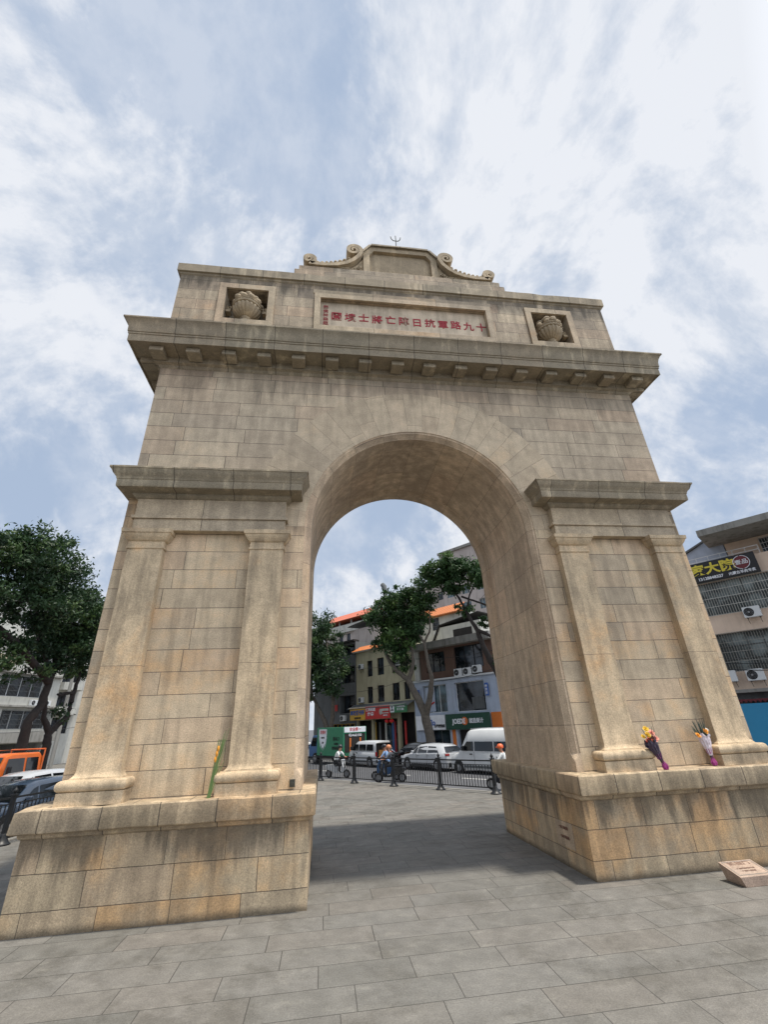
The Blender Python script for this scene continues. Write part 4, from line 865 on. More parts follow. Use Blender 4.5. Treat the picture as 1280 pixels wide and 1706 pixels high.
for sg in (-1, 1): panel(t, 'side_window', [(Lb/2+0.3, sg*0.955, 1.25), (Lb/2+1.2, sg*0.955, 1.25), (Lb/2+1.02, sg*0.88, 1.88), (Lb/2+0.3, sg*0.88, 1.88)], 'carglass')
for x in (-1.2, 1.7+0.6):
    for sg in (-1, 1): wheel(t, x, sg*0.9, 0.40, 0.26, sg)
# near side of the box is +y in vehicle space (vehicle looks up the street)
def onside(m, txt, size, x, z, depth=0.006, bold=0.004):
    text(m, txt, size, 0, 0, 0, depth, bold, perp=lambda a, b, c: (x-a, Wb_/2+0.012+c, z+b))
sh = [(1.62, 2.45), (0.42, 2.45), (0.42, 2.05), (0.62, 1.45), (1.02, 1.08), (1.42, 1.45), (1.62, 2.05)]
m = M(); m.poly([(x, Wb_/2+0.008, z) for x, z in sh]); m.build('emblem', 'signwhite', bx)
m = M(); m.tube([(x, Wb_/2+0.01, z-0.16) for x, z in sh[2:]], 0.018, 5); m.build('emblem_outline', 'signwhite', bx)
m = M(); onside(m, '洪排村', 0.30, 1.02, 2.22); m.cur = 1; onside(m, '城市管理', 0.13, 1.02, 1.84); onside(m, '洁净', 0.14, 1.02, 1.50)
m.cur = 1; onside(m, '排水口', 0.30, -0.95, 1.75); onside(m, '生活垃圾', 0.15, -0.95, 1.42); onside(m, '密闭运输车', 0.24, -0.95, 1.13)
m.build('lettering', ['signred', 'ink'], bx)
m = M(); m.box(-Lb/2-0.02, -Lb/2-0.004, -Wb_/2+0.12, Wb_/2-0.12, 0.85, 2.10); m.build('rear_opening', 'interior', bx)
m = M(); m.box(-Lb/2-0.05, -Lb/2-0.004, -Wb_/2+0.08, Wb_/2-0.08, 2.18, 2.55); m.build('header', 'signwhite', bx)
m = M()
for sg in (-1, 1): m.box(-Lb/2-0.06, -Lb/2-0.022, sg*0.45-0.06, sg*0.45+0.06, 0.85, 1.8)
m.build('striped_bars', 'orangepanel', bx)
m = M(); text(m, '安全第一', 0.26, 0, 0, 0, 0.005, 0.004, perp=lambda a, b, c: (-Lb/2-0.056-c, -a, 2.36+b))
m.cur = 1; text(m, '后八A8215●●', 0.2, 0, 0, 0, 0.005, 0.003, perp=lambda a, b, c: (-Lb/2-0.03-c, -a, 1.98+b)) if False else text(m, '粤A62150', 0.22, 0, 0, 0, 0.005, 0.003, perp=lambda a, b, c: (-Lb/2-0.03-c, -a*1.3, 1.97+b))
m.build('lettering', ['signred', 'signwhite'], bx)
for sg in (-1, 1): lamp(t, 'tail_light', (-Lb/2-0.02, sg*0.8, 0.55), 0.03, 0.12, 0.06, 'taillamp')
# orange light truck on the left
t = thing('flatbed_truck', 'orange light truck with crew cab and slatted cargo bed, behind the white car', 'truck', lm(11.4, 18.4, -0.15), RZL+pi-math.radians(4))
m = M(); rows = []
for x, z, zb in ((0.35, 2.02, 0.45), (0.42, 2.10, 0.45), (1.75, 2.10, 0.45), (1.95, 2.02, 0.45), (2.28, 1.35, 0.45), (2.40, 1.15, 0.42), (2.45, 0.6, 0.42)):
    hw = 0.80 if z > 1.5 else 0.92
    rows.append([(x, -0.90, zb), (x, -0.93, min(z, 1.2)), (x, -hw, z-0.05), (x, -hw+0.1, z), (x, hw-0.1, z), (x, hw, z-0.05), (x, 0.93, min(z, 1.2)), (x, 0.90, zb)])
m.grid(rows, closed=True); m.poly(rows[0]); m.poly(list(reversed(rows[-1]))); m.build('cab', 'orange', t, smooth=True, ang=35)
panel(t, 'windscreen', [(2.30, -0.82, 1.36), (2.30, 0.82, 1.36), (2.01, 0.72, 1.98), (2.01, -0.72, 1.98)], 'carglass')
for sg in (-1, 1):
    for a, b, c_ in ((1.15, 2.02, 1.88), (0.5, 1.05, 1.05)):
        panel(t, 'side_window', [(a, sg*0.935, 1.30), (b, sg*0.935, 1.30), (c_, sg*0.845, 1.92), (a, sg*0.845, 1.92)], 'carglass')
    m = M(); m.box(1.9, 2.0, sg*1.08-0.08, sg*1.08+0.08, 1.3, 1.65); m.build('mirror', 'black', t, bevel=0.02)
    lamp(t, 'headlight', (2.45, sg*0.68, 0.72), 0.04, 0.16, 0.09, 'lamp')
    for x in (-1.6, 1.75): wheel(t, x, sg*0.82, 0.36, 0.24, sg)
m = M(); m.box(-2.4, 0.25, -0.95, 0.95, 0.62, 0.74)
for sg in (-1, 1): m.box(-2.4, 0.25, sg*0.95-0.02, sg*0.95+0.02, 0.74, 1.18)
m.box(-2.42, -2.38, -0.95, 0.95, 0.74, 1.18); m.build('cargo_bed', 'orange', t)
m = M(); m.box(0.28, 0.32, -0.9, 0.9, 0.74, 1.95); m.tube([(0.30, -0.88, 0.74), (0.30, -0.88, 2.22), (0.30, 0.88, 2.22), (0.30, 0.88, 0.74)], 0.035, 8); m.tube([(1.6, -0.7, 2.12), (1.6, -0.7, 2.22), (0.3, -0.7, 2.22)], 0.02, 6); m.build('roof_rack', 'orange', t)
m = M(); m.box(2.44, 2.50, -0.9, 0.9, 0.38, 0.56); m.build('bumper', 'black', t, bevel=0.02)
# ---------------------------------------------------------------- scooter riders
def skin_body(joints, edges, name, parent, mats, classify):
    me = bpy.data.meshes.new(name); me.from_pydata([j[0] for j in joints], edges, []); o = bpy.data.objects.new(name, me); COL.objects.link(o)
    md = o.modifiers.new('skin', 'SKIN'); sd = o.modifiers.new('sub', 'SUBSURF'); sd.levels = 1; sd.render_levels = 1
    for i, (p, rr) in enumerate(joints):
        v = me.skin_vertices[0].data[i]; v.radius = rr if isinstance(rr, tuple) else (rr, rr)
        v.use_root = (i == 0)
    dg = bpy.context.evaluated_depsgraph_get(); dg.update()
    nm = bpy.data.meshes.new_from_object(o.evaluated_get(dg)); bpy.data.objects.remove(o); bpy.data.meshes.remove(me)
    nm.name = name; nm.materials.clear()
    for m_ in mats: nm.materials.append(MS[m_])
    seg = [(Vector(joints[a][0]), Vector(joints[b][0]), a, b) for a, b in edges]
    for p in nm.polygons:
        c = p.center; best = None
        for A_, B2, a, b in seg:
            ab = B2-A_; k_ = max(0, min(1, (c-A_).dot(ab)/max(ab.length_squared, 1e-9))); d = (c-(A_+ab*k_)).length
            if best is None or d < best[0]: best = (d, a, b, k_)
        p.material_index = classify(best[1], best[2], best[3]); p.use_smooth = True
    no = bpy.data.objects.new(name, nm); COL.objects.link(no); no.parent = parent; return no
def rider(label, loc, rz, shirt, helmet, trousers='cloth_black', lean=0.12, group='people riding scooters behind the fence'):
    t = thing('person', label, 'person', loc, rz, group)
    J = []; E_ = []
    def j(p, rr): J.append((p, rr)); return len(J)-1
    def e(a, b): E_.append((a, b))
    pel = j((-0.15, 0, 0.80), (0.16, 0.13)); wa = j((-0.13+lean*0.3, 0, 0.98), (0.145, 0.12)); chst = j((-0.08+lean*0.7, 0, 1.18), (0.17, 0.125)); nb = j((-0.06+lean, 0, 1.34), (0.075, 0.075)); hd0 = j((-0.03+lean, 0, 1.42), 0.07)
    hd = j((-0.01+lean, 0, 1.50), (0.085, 0.095)); ht = j((-0.01+lean, 0, 1.58), 0.075); e(pel, wa); e(wa, chst); e(chst, nb); e(nb, hd0); e(hd0, hd); e(hd, ht)
    limb = set()
    for sg in (-1, 1):
        sh_ = j((-0.07+lean, sg*0.19, 1.29), 0.06); el = j((0.08+lean, sg*0.27, 1.07), 0.045); wr = j((0.34, sg*0.26, 1.03), 0.030); hn = j((0.40, sg*0.25, 1.02), (0.036, 0.024))
        e(chst, sh_); e(sh_, el); e(el, wr); e(wr, hn); limb |= {wr, hn}
        for k in range(4):
            f1 = j((0.44+0.004*k, sg*(0.225+0.018*k), 1.02), 0.009); f2 = j((0.455, sg*(0.225+0.018*k), 1.0), 0.008); e(hn, f1); e(f1, f2); limb |= {f1, f2}
        th = j((0.42, sg*0.205, 1.0), 0.010); e(hn, th); limb |= {th}
        hp = j((-0.10, sg*0.10, 0.78), 0.095); kn = j((0.26, sg*0.15, 0.74), 0.068); an = j((0.22, sg*0.14, 0.36), 0.042); toe = j((0.36, sg*0.14, 0.30), 0.035)
        e(pel, hp); e(hp, kn); e(kn, an); e(an, toe)
    def cls(a, b, k):
        if b in (hd0, hd, ht) or a in (hd0, hd): return 1
        if b in limb or a in limb: return 1
        if a in (pel,) and b != wa: return 2
        if a > ht and J[b][0][2] < 0.8 and J[a][0][2] < 0.85: return 2
        return 0
    body = skin_body(J, E_, 'body', t, [shirt, 'skin', trousers], cls)
    hx = 0.0+lean
    m = M(); m.lathe([(0.125, -0.02), (0.135, 0.02), (0.13, 0.07), (0.10, 0.12), (0.05, 0.145), (0.01, 0.15)], 16, (hx-0.02, 0, 1.52)); m.box(hx+0.08, hx+0.17, -0.08, 0.08, 1.53, 1.545); m.build('helmet', helmet, t, smooth=True, ang=50)
    m = M()
    for sg in (-1, 1): m.ball((hx+0.078, sg*0.032, 1.50), 0.009, 0.012, 0.008, 6)
    m.cur = 1; m.ball((hx+0.095, 0, 1.475), 0.015, 0.012, 0.02, 6); m.cur = 2; m.box(hx+0.078, hx+0.086, -0.025, 0.025, 1.438, 1.446)
    m.build('face', ['ink', 'skin', 'maroon'], t)
    return t
def scooter(label, loc, rz, paint, group='scooters on the near lane'):
    t = thing('scooter', label, 'scooter', loc, rz, group)
    for x in (-0.55, 0.62):
        m = M(); m.lathe([(0.14, -0.045), (0.20, -0.04), (0.215, 0), (0.20, 0.04), (0.14, 0.045)], 18, (x, 0, 0.225), axis='Y'); wo = m.build('wheel', 'tyre', t, smooth=True)
        m = M(); m.lathe([(0.13, -0.052), (0.13, 0.052)], 16, (x, 0, 0.225), axis='Y'); m.build('rim', 'rim', wo)
    m = M(); rows = []
    for x, z0, z1, w in ((-0.78, 0.55, 0.62, 0.06), (-0.6, 0.42, 0.68, 0.13), (-0.2, 0.30, 0.70, 0.15), (-0.02, 0.26, 0.50, 0.14), (0.05, 0.25, 0.32, 0.15), (0.32, 0.25, 0.32, 0.15)):
        rows.append([(x, -w, z0), (x, -w, z1), (x, w, z1), (x, w, z0)])
    m.grid(rows, closed=True); m.poly(rows[0]); m.poly(rows[-1]); m.build('body', paint, t, bevel=0.02)
    m = M(); m.prism([(0.30, 0.28), (0.42, 0.28), (0.48, 0.55), (0.38, 0.92), (0.32, 0.92), (0.38, 0.55)], -0.16, 0.16); m.build('leg_shield', paint, t, bevel=0.02)
    m = M(); m.box(-0.65, 0.0, -0.13, 0.13, 0.69, 0.76); m.build('seat', 'black', t, bevel=0.03)
    m = M(); m.tube([(0.62, 0, 0.23), (0.45, 0, 0.70), (0.36, 0, 0.98)], 0.025, 8); m.tube([(0.36, -0.33, 1.02), (0.38, 0, 0.97), (0.36, 0.33, 1.02)], 0.014, 8); m.build('handlebar', 'black', t)
    lamp(t, 'headlight', (0.42, 0, 0.88), 0.03, 0.07, 0.05, 'lamp'); lamp(t, 'tail_light', (-0.77, 0, 0.58), 0.02, 0.05, 0.03, 'taillamp')
    for sg in (-1, 1):
        m = M(); m.tube([(0.36, sg*0.2, 1.0), (0.34, sg*0.24, 1.14)], 0.006, 5); m.box(0.32, 0.335, sg*0.26-0.05, sg*0.26+0.05, 1.12, 1.18); m.build('mirror', 'black', t)
    return t
for s_, n_, dr, shirt, hel, lb, pt, sl_ in (
    (-16.6, 11.3, 18, 'cloth_white', 'helmet_dark', 'rider in white shirt and dark helmet, in front of the green truck', 'white', 'white scooter under the rider in the white shirt'),
    (-13.0, 11.6, 205, 'cloth_blue', 'helmet_dark', 'rider in pale blue shirt and dark helmet beside the tan-helmeted rider', 'blue', 'dark blue scooter under the rider in the pale blue shirt'),
    (-12.1, 11.0, 215, 'cloth_grey', 'helmet_tan', 'rider in grey jacket and tan helmet in front of the silver van', 'blackcar', 'black scooter under the rider in the grey jacket'),
    (-5.75, 11.2, 200, 'cloth_white', 'helmet_orange', 'rider with orange helmet and white shirt beside the right pier', 'cloth_black', 'black scooter under the orange-helmeted rider')):
    p = sn(s_, n_, -0.15); a = RZ+math.radians(dr)
    scooter(sl_, p, a, pt); rider(lb, p, a, shirt, hel, lean=0.22 if s_ == -16.6 else 0.08)
# ---------------------------------------------------------------- trees
def tree(label, loc, limbs, blobs, n, leaf, seed, leafmat, barkmat, group='street trees'):
    """limbs: [([points], [radii])] relative to loc; blobs: [(centre, radii)]"""
    random.seed(seed); t = thing('street_tree', label, 'tree', loc, 0, group)
    m = M()
    for pth, rad in limbs:
        P = [Vector(p) for p in pth]; Q = []; R = []
        for i in range(len(P)-1):
            for k in range(4):
                a = k/4; Q.append(P[i].lerp(P[i+1], a)+Vector([random.uniform(-1, 1)*0.035 for _ in range(3)])*(0 if i == 0 and k == 0 else 1)); R.append(rad[i]+(rad[i+1]-rad[i])*a*1.0+random.uniform(-.01, .01)*min(1, rad[i]*8))
        Q.append(P[-1]); R.append(rad[-1]); m.tube(Q, R, 9, cap=False)
    m.build('trunk', barkmat, t, smooth=True, ang=80)
    m = M(); tw = m; tot = sum(b[1][0]*b[1][1]*b[1][2] for b in blobs)
    for c, rd in blobs:
        cnt = int(1.35*n*rd[0]*rd[1]*rd[2]/tot); C_ = Vector(c); nc = max(9, cnt//120)
        for _ in range(nc):
            d = Vector((random.gauss(0, 1), random.gauss(0, 1), random.gauss(0, 1))).normalized(); rr = random.uniform(0.12, 1.25)**0.5
            cc = C_+Vector((d.x*rd[0]*rr, d.y*rd[1]*rr, d.z*rd[2]*rr)); m.cur = 1; tw.tube([tuple(C_+(cc-C_)*0.15), tuple(C_+(cc-C_)*0.6+Vector((0, 0, 0.1))), tuple(cc)], [0.028, 0.018, 0.006], 4, cap=False)
            m.cur = 0; cs = random.uniform(0.14, 0.36)*min(1.4, min(rd))**0.5; shade = random.random()
            for _ in range(cnt//nc):
                p = cc+Vector((random.gauss(0, 1)*cs, random.gauss(0, 1)*cs, random.gauss(0, 0.65)*cs)); nn = (Vector((random.gauss(0, 1), random.gauss(0, 1), random.gauss(0.6, 0.8)))).normalized()
                a = nn.orthogonal().normalized(); a.rotate(Matrix.Rotation(random.uniform(0, 6.28), 3, nn)); b = nn.cross(a); s_ = leaf*random.uniform(0.55, 1.2)
                m.poly([tuple(p-a*s_), tuple(p-b*s_*0.42+nn*s_*0.1), tuple(p+a*s_), tuple(p+b*s_*0.42+nn*s_*0.1)], [(shade, 0)]*4)
    m.build('crown', [leafmat, barkmat], t)
    return t
def S3(s_, n_, z, o): v = sn(s_, n_, z)-o; return (v.x, v.y, v.z)
def L3(s_, c_, z, o): v = lm(s_, c_, z)-o; return (v.x, v.y, v.z)
o = sn(-18.6, 22.2, 0)
F3 = lambda s_, n_, z: S3(s_, n_, z, o)
tree('forked street tree in the middle of the arch opening, in front of the cream building', o,
     [([F3(-18.6, 22.2, -0.1), F3(-18.65, 22.2, 1.0), F3(-19.05, 22.2, 3.1), F3(-20.2, 22.2, 5.0), F3(-20.54, 22.1, 5.75)], [0.46, 0.37, 0.34, 0.27, 0.22]),
      ([F3(-19.0, 22.2, 2.9), F3(-18.25, 22.1, 4.4), F3(-17.95, 22.0, 5.7), F3(-18.2, 22.0, 6.8), F3(-18.5, 22.1, 8.4), F3(-19.3, 22.2, 9.5)], [0.27, 0.22, 0.17, 0.13, 0.11, 0.07]),
      ([F3(-20.54, 22.1, 5.7), F3(-21.9, 22.0, 6.7), F3(-23.0, 22.0, 8.2), F3(-23.2, 22.2, 9.6), F3(-23.6, 22.6, 11)], [0.22, 0.19, 0.13, 0.10, 0.06]),
      ([F3(-20.5, 22.1, 5.6), F3(-20.05, 22.3, 6.9), F3(-20.1, 22.4, 8.0), F3(-21.0, 22.4, 9.6), F3(-21.2, 22.3, 11.2)], [0.20, 0.16, 0.13, 0.10, 0.06]),
      ([F3(-18.5, 22.1, 8.4), F3(-17.9, 22.3, 9.5), F3(-17.9, 22.4, 11.2)], [0.10, 0.08, 0.04])],
     [(F3(-22.4, 22.2, 11.2), (1.9, 1.9, 1.9)), (F3(-21.4, 22.4, 9.0), (1.7, 1.6, 1.7)), (F3(-20.2, 22.0, 11.6), (1.6, 1.7, 1.6)), (F3(-23.3, 22.6, 9.3), (1.2, 1.3, 1.1)), (F3(-18.9, 22.4, 12.0), (1.3, 1.4, 1.5)), (F3(-23.2, 22.4, 12.8), (0.8, 0.9, 0.7)), (F3(-19.0, 22.4, 10.1), (1.0, 1.0, 0.9)), (F3(-19.4, 22.4, 13.4), (0.7, 0.7, 0.9)), (F3(-21.0, 22.5, 7.4), (1.0, 1.0, 0.8)), (F3(-22.2, 22.4, 13.3), (0.9, 0.9, 0.8))],
     14500, 0.17, 21, 'leaf', 'bark')
o = sn(-11.6, 22.4, 0)
tree('leaning street tree at the right of the arch opening, in front of the brown building', o,
     [([F3(-11.0, 22.4, -0.1), F3(-11.3, 22.4, 3.0), F3(-12.2, 22.4, 5.5), F3(-12.9, 22.3, 7.0), F3(-13.3, 22.2, 8.5), F3(-14.0, 22.1, 10.1), F3(-14.6, 22.2, 11.3), F3(-15.3, 22.2, 12.6)], [0.36, 0.30, 0.24, 0.20, 0.17, 0.12, 0.09, 0.05]),
      ([F3(-13.25, 22.2, 8.6), F3(-12.2, 22.2, 8.0), F3(-11.2, 22.1, 8.6), F3(-10.4, 22.1, 9.8)], [0.14, 0.12, 0.10, 0.06]),
      ([F3(-14.3, 22.1, 11.4), F3(-13.0, 22.2, 10.7), F3(-11.8, 22.3, 10.1)], [0.08, 0.07, 0.09]), ([F3(-14.0, 22.1, 10.1), F3(-13.6, 22.2, 11.4), F3(-12.9, 22.3, 12.4)], [0.1, 0.06, 0.04])],
     [(F3(-16.6, 22.2, 13.8), (1.3, 1.4, 1.1)), (F3(-15.0, 22.2, 13.9), (1.6, 1.5, 1.0)), (F3(-13.3, 22.3, 13.4), (1.5, 1.4, 1.0)), (F3(-15.4, 22.2, 12.4), (1.2, 1.2, 0.7)), (F3(-11.6, 22.3, 12.6), (1.3, 1.3, 1.1)), (F3(-17.4, 22.2, 13.6), (0.8, 0.8, 0.8)), (F3(-14.5, 22.2, 10.4), (0.7, 0.7, 0.5)), (F3(-12.4, 22.4, 9.2), (0.9, 0.9, 0.45)), (F3(-11.4, 22.2, 6.4), (0.9, 0.9, 0.8))],
     9500, 0.17, 22, 'leaf', 'barkdark')
o = sn(-31.8, 22.4, 0)
tree('dark dense street tree at the left of the arch opening, behind the green truck', o,
     [([F3(-31.0, 22.4, -0.1), F3(-31.2, 22.4, 1.6), F3(-32.0, 22.4, 3.0), F3(-33.1, 22.3, 4.4), F3(-34.0, 22.3, 5.4), F3(-34.4, 22.3, 8)], [0.34, 0.28, 0.23, 0.18, 0.14, 0.07]), ([F3(-31.2, 22.4, 1.7), F3(-30.8, 22.4, 3.2), F3(-30.6, 22.3, 5.2), F3(-31.3, 22.2, 8.0), F3(-31.7, 22.2, 11.0)], [0.22, 0.2, 0.16, 0.11, 0.06])],
     [(F3(-33.6, 22.4, 12.3), (1.7, 1.6, 1.7)), (F3(-32.2, 22.2, 10.4), (1.8, 1.7, 2.0)), (F3(-31.2, 22.2, 8.0), (1.8, 1.6, 2.1)), (F3(-33.8, 22.2, 8.8), (2.4, 1.7, 2.2)), (F3(-36.5, 22.2, 10.5), (2.2, 1.6, 2.6)), (F3(-30.8, 22.3, 6.2), (1.5, 1.4, 1.5)), (F3(-34.2, 22.3, 6.0), (1.5, 1.3, 1.1)), (F3(-31.4, 22.2, 12.0), (0.9, 0.9, 0.9)), (F3(-36.0, 22.2, 7.0), (1.8, 1.5, 1.5))],
     17500, 0.17, 23, 'leafdark', 'bark')
o = lm(11.6, 20.5, 0)
F4 = lambda s_, c_, z: L3(s_, c_, z, o)
k = 1.139
def fs(s_): return -8.92+(s_+8.92)*k
def fz(z_): return 2.4+(z_-2.4)*k
tree('big dark tree left of the arch with its trunk curving behind the orange truck', o,
     [([F4(fs(10.2), 20.5, -0.1), F4(fs(10.22), 20.5, fz(2.3)), F4(fs(10.19), 20.5, fz(3.2)), F4(fs(10.62), 20.5, fz(3.75)), F4(fs(10.73), 20.5, fz(4.67)), F4(fs(10.8), 20.5, fz(5.6)), F4(fs(11.1), 20.5, fz(7.6))], [0.29, 0.24, 0.21, 0.20, 0.18, 0.13, 0.07]),
      ([F4(fs(10.73), 20.5, fz(4.8)), F4(fs(9.9), 20.4, fz(5.3)), F4(fs(8.8), 20.3, fz(5.9)), F4(fs(7.6), 20.3, fz(6.5)), F4(fs(5.6), 20.2, fz(7.4))], [0.2, 0.18, 0.17, 0.15, 0.08]),
      ([F4(fs(10.7), 20.5, fz(5.0)), F4(fs(9.6), 20.8, fz(7.2)), F4(fs(8.5), 20.8, fz(9.0))], [0.14, 0.10, 0.05])],
     [(F4(fs(7.0), 20.3, fz(9.4)), (2.2, 2.0, 1.7)), (F4(fs(9.2), 20.4, fz(9.6)), (1.8, 1.7, 1.6)), (F4(fs(5.2), 20.3, fz(8.6)), (2.3, 2.0, 2.0)), (F4(fs(8.3), 20.3, fz(7.9)), (2.2, 1.8, 1.2)), (F4(fs(10.4), 20.3, fz(8.4)), (1.6, 1.6, 1.5)), (F4(fs(7.2), 20.4, fz(10.4)), (0.7, 0.7, 0.6)), (F4(fs(9.4), 20.4, fz(6.4)), (1.6, 1.3, 0.8)), (F4(fs(7.0), 20.0, fz(5.6)), (1.0, 0.9, 0.7)), (F4(fs(4.2), 20.4, fz(7.0)), (1.6, 1.5, 1.2)), (F4(fs(8.2), 20.2, fz(5.9)), (1.2, 1.0, 0.7)), (F4(fs(9.6), 20.6, fz(5.2)), (0.9, 0.8, 0.5)), (F4(fs(7.4), 20.2, fz(4.9)), (0.9, 0.8, 0.6)), (F4(fs(6.4), 20.2, fz(6.6)), (1.3, 1.1, 0.8))],
     26000, 0.125, 24, 'leafdark', 'barkdark', group='dark trees left of the arch')
tree('dark tree close to the left pier with a low fork spreading to both sides', lm(13.2, 20.8, 0),
     [([L3(a, 20.8, z, lm(13.2, 20.8, 0)) for a, z in ((fs(11.9), -0.1), (fs(11.83), fz(2.2)), (fs(11.79), fz(2.75)), (fs(11.28), fz(3.33)), (fs(11.06), fz(4.3)), (fs(11.3), fz(6.0)))], [0.26, 0.21, 0.18, 0.13, 0.10, 0.06]),
      ([L3(a, 20.8, z, lm(13.2, 20.8, 0)) for a, z in ((fs(11.8), fz(2.7)), (fs(12.67), fz(3.46)), (fs(12.7), fz(4.65)), (fs(12.8), fz(5.5)), (fs(12.4), fz(7.4)))], [0.17, 0.14, 0.11, 0.09, 0.05]), 
      ([L3(a, 20.8, z, lm(13.2, 20.8, 0)) for a, z in ((fs(12.7), fz(4.5)), (fs(12.2), fz(4.4)), (fs(11.7), fz(4.35)))], [0.1, 0.08, 0.06])],
     [(L3(fs(11.9), 20.8, fz(7.8), lm(13.2, 20.8, 0)), (1.7, 1.5, 1.6)), (L3(fs(11.2), 20.8, fz(6.2), lm(13.2, 20.8, 0)), (1.9, 1.6, 1.1)), (L3(fs(12.9), 20.9, fz(6.6), lm(13.2, 20.8, 0)), (1.4, 1.3, 1.4)), (L3(fs(13.2), 20.9, fz(8.6), lm(13.2, 20.8, 0)), (1.2, 1.2, 1.0)), (L3(fs(12.1), 20.9, fz(3.5), lm(13.2, 20.8, 0)), (0.45, 0.45, 0.45))],
     13000, 0.125, 25, 'leafdark', 'barkdark', group='dark trees left of the arch')
# ---------------------------------------------------------------- buildings
def openings(m, x0, x1, z0, z1, holes, depth=0.18): wall_holes(m, x0, x1, z0, z1, holes, 0.0, depth, back=False)
def block(bld, mat, x0, x1, z0, z1, depth, holes, y=0.0, name='wall', open_depth=0.18):
    m = M(); 
    wall_holes(m, x0, x1, z0, z1, holes, y, open_depth, back=False)
    m.poly([(x1, y, z0), (x1, y+depth, z0), (x1, y+depth, z1), (x1, y, z1)]); m.poly([(x0, y+depth, z0), (x0, y, z0), (x0, y, z1), (x0, y+depth, z1)])
    m.poly([(x1, y+depth, z0), (x0, y+depth, z0), (x0, y+depth, z1), (x1, y+depth, z1)]); m.poly([(x0, y, z1), (x1, y, z1), (x1, y+depth, z1), (x0, y+depth, z1)])
    return m.build(name, mat, bld)
def window(bld, h, y=0.0, frame_m='interior', pane_m='glass', bars=(2, 1), fw=0.05, grille=False, d=0.14):
    a, b, c, e = h[:4]; m = M(); y0 = y+d-0.03
    m.box(a, b, y0, y0+0.05, c, c+fw); m.box(a, b, y0, y0+0.05, e-fw, e); m.box(a, a+fw, y0, y0+0.05, c+fw, e-fw); m.box(b-fw, b, y0, y0+0.05, c+fw, e-fw)
    for i in range(1, bars[0]): x = a+(b-a)*i/bars[0]; m.box(x-fw/2, x+fw/2, y0, y0+0.05, c+fw, e-fw)
    for i in range(1, bars[1]): z = c+(e-c)*i/bars[1]; m.box(a+fw, b-fw, y0-0.003, y0+0.047, z-fw/2, z+fw/2)
    w = m.build('window', frame_m, bld)
    m = M(); m.poly([(a, y+d+0.03, c), (b, y+d+0.03, c), (b, y+d+0.03, e), (a, y+d+0.03, e)]); m.build('pane', pane_m, w)
    return w
def grille(bld, a, b, c, e, y, step=0.14, mat='white', proj=0.35, rows=4):
    m = M(); n = int((b-a)/step); r_ = 0.008
    for i in range(n+1): x = a+(b-a)*i/n; m.box(x-r_, x+r_, y-proj-r_, y-proj+r_, c, e)
    for k_ in range(rows+1): z = c+(e-c)*k_/rows; m.box(a, b, y-proj-0.02, y-proj-0.004, z-0.012, z+0.012)
    for x in (a, b):
        for z in (c, e): m.box(x-r_, x+r_, y-proj, y, z-r_, z+r_)
        for k_ in range(3): yy = y-proj+proj*(k_+0.5)/3; m.box(x-r_, x+r_, yy-r_, yy+r_, c, e)
    return m.build('security_grille', mat, bld)
def ac_unit(label, org, rz, x, z, y=0.0, group='air conditioning units on the facades', w=0.78, h=0.55):
    c, s_ = math.cos(rz), math.sin(rz); loc = (org[0]+x*c-(y-0.02)*s_, org[1]+x*s_+(y-0.02)*c, z)
    t = thing('air_conditioner', label, 'air conditioner', loc, rz, group)
    m = M(); m.box(-w/2, w/2, -0.34, -0.06, 0, h); m.build('casing', 'white', t, bevel=0.02)
    m = M(); m.lathe([(h*0.40, -0.352), (h*0.40, -0.34)], 22, (-w*0.16, 0, h*0.5), axis='Y'); fg = m.build('fan_grille', 'black', t)
    m = M(); m.lathe([(0.05, -0.358), (0.05, -0.35)], 10, (-w*0.16, 0, h*0.5), axis='Y')
    for k_ in range(1, 4): m.tube([(-w*0.16+h*0.1*k_*math.cos(a*pi/10), -0.356, h*0.5+h*0.1*k_*math.sin(a*pi/10)) for a in range(21)], 0.004, 4)
    m.build('hub', 'rim', fg)
    m = M()
    for sg in (-1, 1): m.box(sg*w*0.35-0.02, sg*w*0.35+0.02, -0.36, 0.02, -0.04, 0.0); m.tube([(sg*w*0.35, -0.3, -0.04), (sg*w*0.35, 0.0, -0.30)], 0.012, 4)
    m.build('bracket', 'iron', t); return t
def sign(name, label, org, rz, x0, x1, z0, z1, mat, y=-0.12, th=0.10, letters=(), cat='sign', extra=None):
    """letters: (text, size, x, z, mat, bold, sx)"""
    c, s_ = math.cos(rz), math.sin(rz); xc, zc = (x0+x1)/2, z0
    loc = (org[0]+xc*c-y*s_, org[1]+xc*s_+y*c, zc); t = thing(name, label, cat, loc, rz)
    m = M(); m.box(x0-xc, x1-xc, -th/2, th/2, 0, z1-z0); m.build('board', mat, t, bevel=0.01)
    for (tx, sz, x, z, ml, bo, sx) in letters:
        m = M(); text(m, tx, sz, x-xc, -th/2-0.014, z-zc, 0.012, bo, sx=sx); m.build('lettering', ml, t)
    if extra: extra(t, xc, zc, -th/2)
    return t
def org(n_): v = NX*n_; return (v.x, v.y, 0.0)
O26 = org(26.0)
def bthing(name, label, o_, rz=RZ, cat='building'): return thing(name, label, cat, (o_[0], o_[1], 0), rz)
